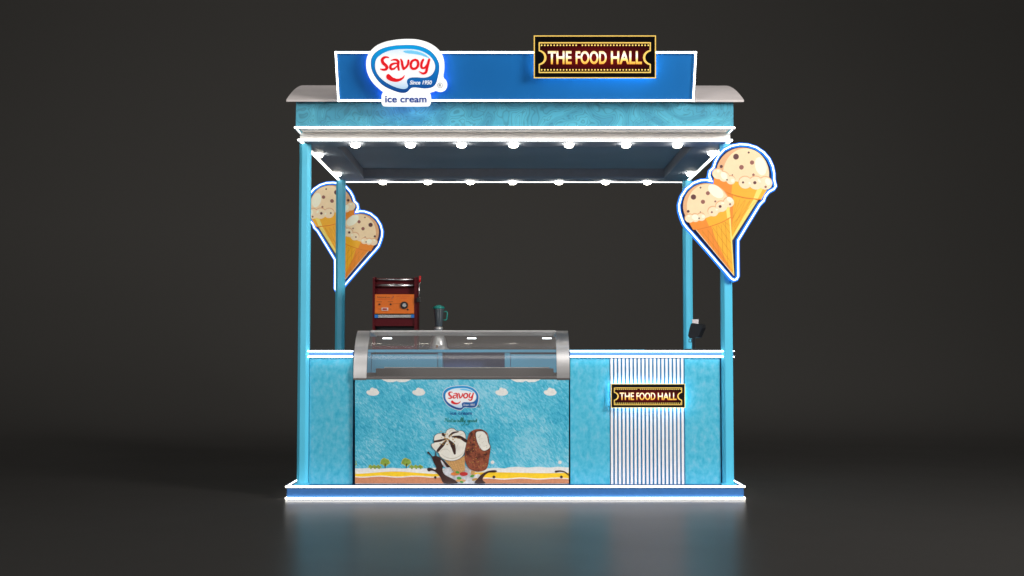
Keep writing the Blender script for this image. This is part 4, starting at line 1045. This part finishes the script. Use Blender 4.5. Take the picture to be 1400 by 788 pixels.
# ================================================================== BLENDER
yl = 1.42
def ZB(py): return P(600, py, yl).z
sc_ = (8.5+yl)/F
bl_ = thing('blender', 'small countertop blender with silver base, dark jug and teal lid beside the red machine', 'blender', (X(600, yl), yl, zk))
bx = X(600, yl, 450)
SIL = mat('blender_silver', (196, 194, 192), 0.28, metal=0.7); TEAL = mat('blender_teal', (20, 136, 124), 0.35); JUG = mat('blender_jug_smoke', (72, 78, 82), 0.15, coat=0.5)
mb = MB(); mb.lathe((bx-0.003, yl, 0), [(14.2*sc_, zk+0.001), (14.2*sc_, zk+0.008), (12.0*sc_, zk+0.012), (11.2*sc_, ZB(470)), (9.6*sc_, ZB(463)), (7.4*sc_, ZB(459)), (5.6*sc_, ZB(456.5)), (5.2*sc_, ZB(452)), (6.4*sc_, ZB(449.5)), (5.6*sc_, ZB(447.2)), (0.0, ZB(446.8))], SIL); bb = mb.build('motor_base', bl_)
mb = MB(); p = P(598.2, 473.8, yl); mb.box((p.x-0.008, yl-12.4*sc_, p.z-0.010), (p.x+0.008, yl-11.0*sc_, p.z+0.010), mat('brown_badge', (120, 84, 40), 0.5)); mb.build('badge', bb)
mb = MB(); mb.lathe((bx, yl, 0), [(4.6*sc_, ZB(446.9)), (5.0*sc_, ZB(444)), (7.2*sc_, ZB(424)), (7.3*sc_, ZB(421.5)), (0, ZB(421.4))], JUG); jg = mb.build('jug', bl_)
mb = MB(); mb.lathe((bx-0.002, yl, 0), [(7.9*sc_, ZB(422.3)), (8.1*sc_, ZB(420.6)), (6.6*sc_, ZB(418.8)), (3.5*sc_, ZB(418.2)), (3.2*sc_, ZB(417.4)), (0, ZB(417.3))], TEAL); mb.build('lid', bl_)
mb = MB(); hp = [(607, 426.5), (610.5, 426), (611.6, 428), (610.8, 436.5), (608.8, 438), (606.2, 437.4)]
mb.sweep([P(a, b_, yl) for a, b_ in hp], 0.0055, TEAL, 8); mb.build('handle', jg)

# ================================================================== TILL SCREEN ON THE RIGHT COUNTER
yp = 0.42
def PP(px, py, l=0.0): p = P(px, py, yp); return Vector((p.x, yp+l, p.z))
def z8(x, y): return (890+x/6.564, 400+y/6.567)
ps = thing('till_screen', 'black tilted till screen on a stand on the right counter, seen from behind', 'till', tuple(PP(949, 479)))
PB = mat('till_black', (22, 24, 27), 0.3, noise=0.05)
out = [z8(358,282), z8(372,276), z8(440,284), z8(458,292), z8(460,318), z8(424,402), z8(348,414), z8(332,390), z8(344,330)]
mb = MB(); mb.prism([PP(a, b_, 0) for a, b_ in out], (0.03, 0.028, 0.0), PB); mb.build('screen', ps, bevel=0.003)
mb = MB(); mb.prism([PP(*z8(372, 275), 0.002), PP(*z8(370, 242), 0.002), PP(*z8(428, 242), 0.002), PP(*z8(426, 282), 0.002)], (0.0, 0.012, 0), mat('paper_white', (214, 204, 202), 0.5)); mb.build('receipt_paper', ps)
a, b_ = PP(*z8(372, 400)), PP(*z8(402, 508)); mb = MB(); mb.box((a.x, yp+0.004, b_.z-0.02), (b_.x, yp+0.03, a.z+0.05), PB); mb.build('stand', ps, bevel=0.003)
mb = MB(); c = PP(950, 480); mb.box((c.x-0.06, yp-0.02, zct-0.001), (c.x+0.06, yp+0.10, zct+0.010), PB); mb.build('foot', ps, bevel=0.003)
mb = MB(); a0, b0 = z8(342, 420), z8(364, 446)
mb.sweep([PP(a0[0], a0[1], 0.004), PP(b0[0], a0[1], 0.004), PP(b0[0], b0[1], 0.004), PP(a0[0], b0[1], 0.004)], 0.0022, PB, 6, closed=True); mb.build('card_reader_bracket', ps)

for o in bpy.data.objects:
    if '_o' in o: del o['_o']
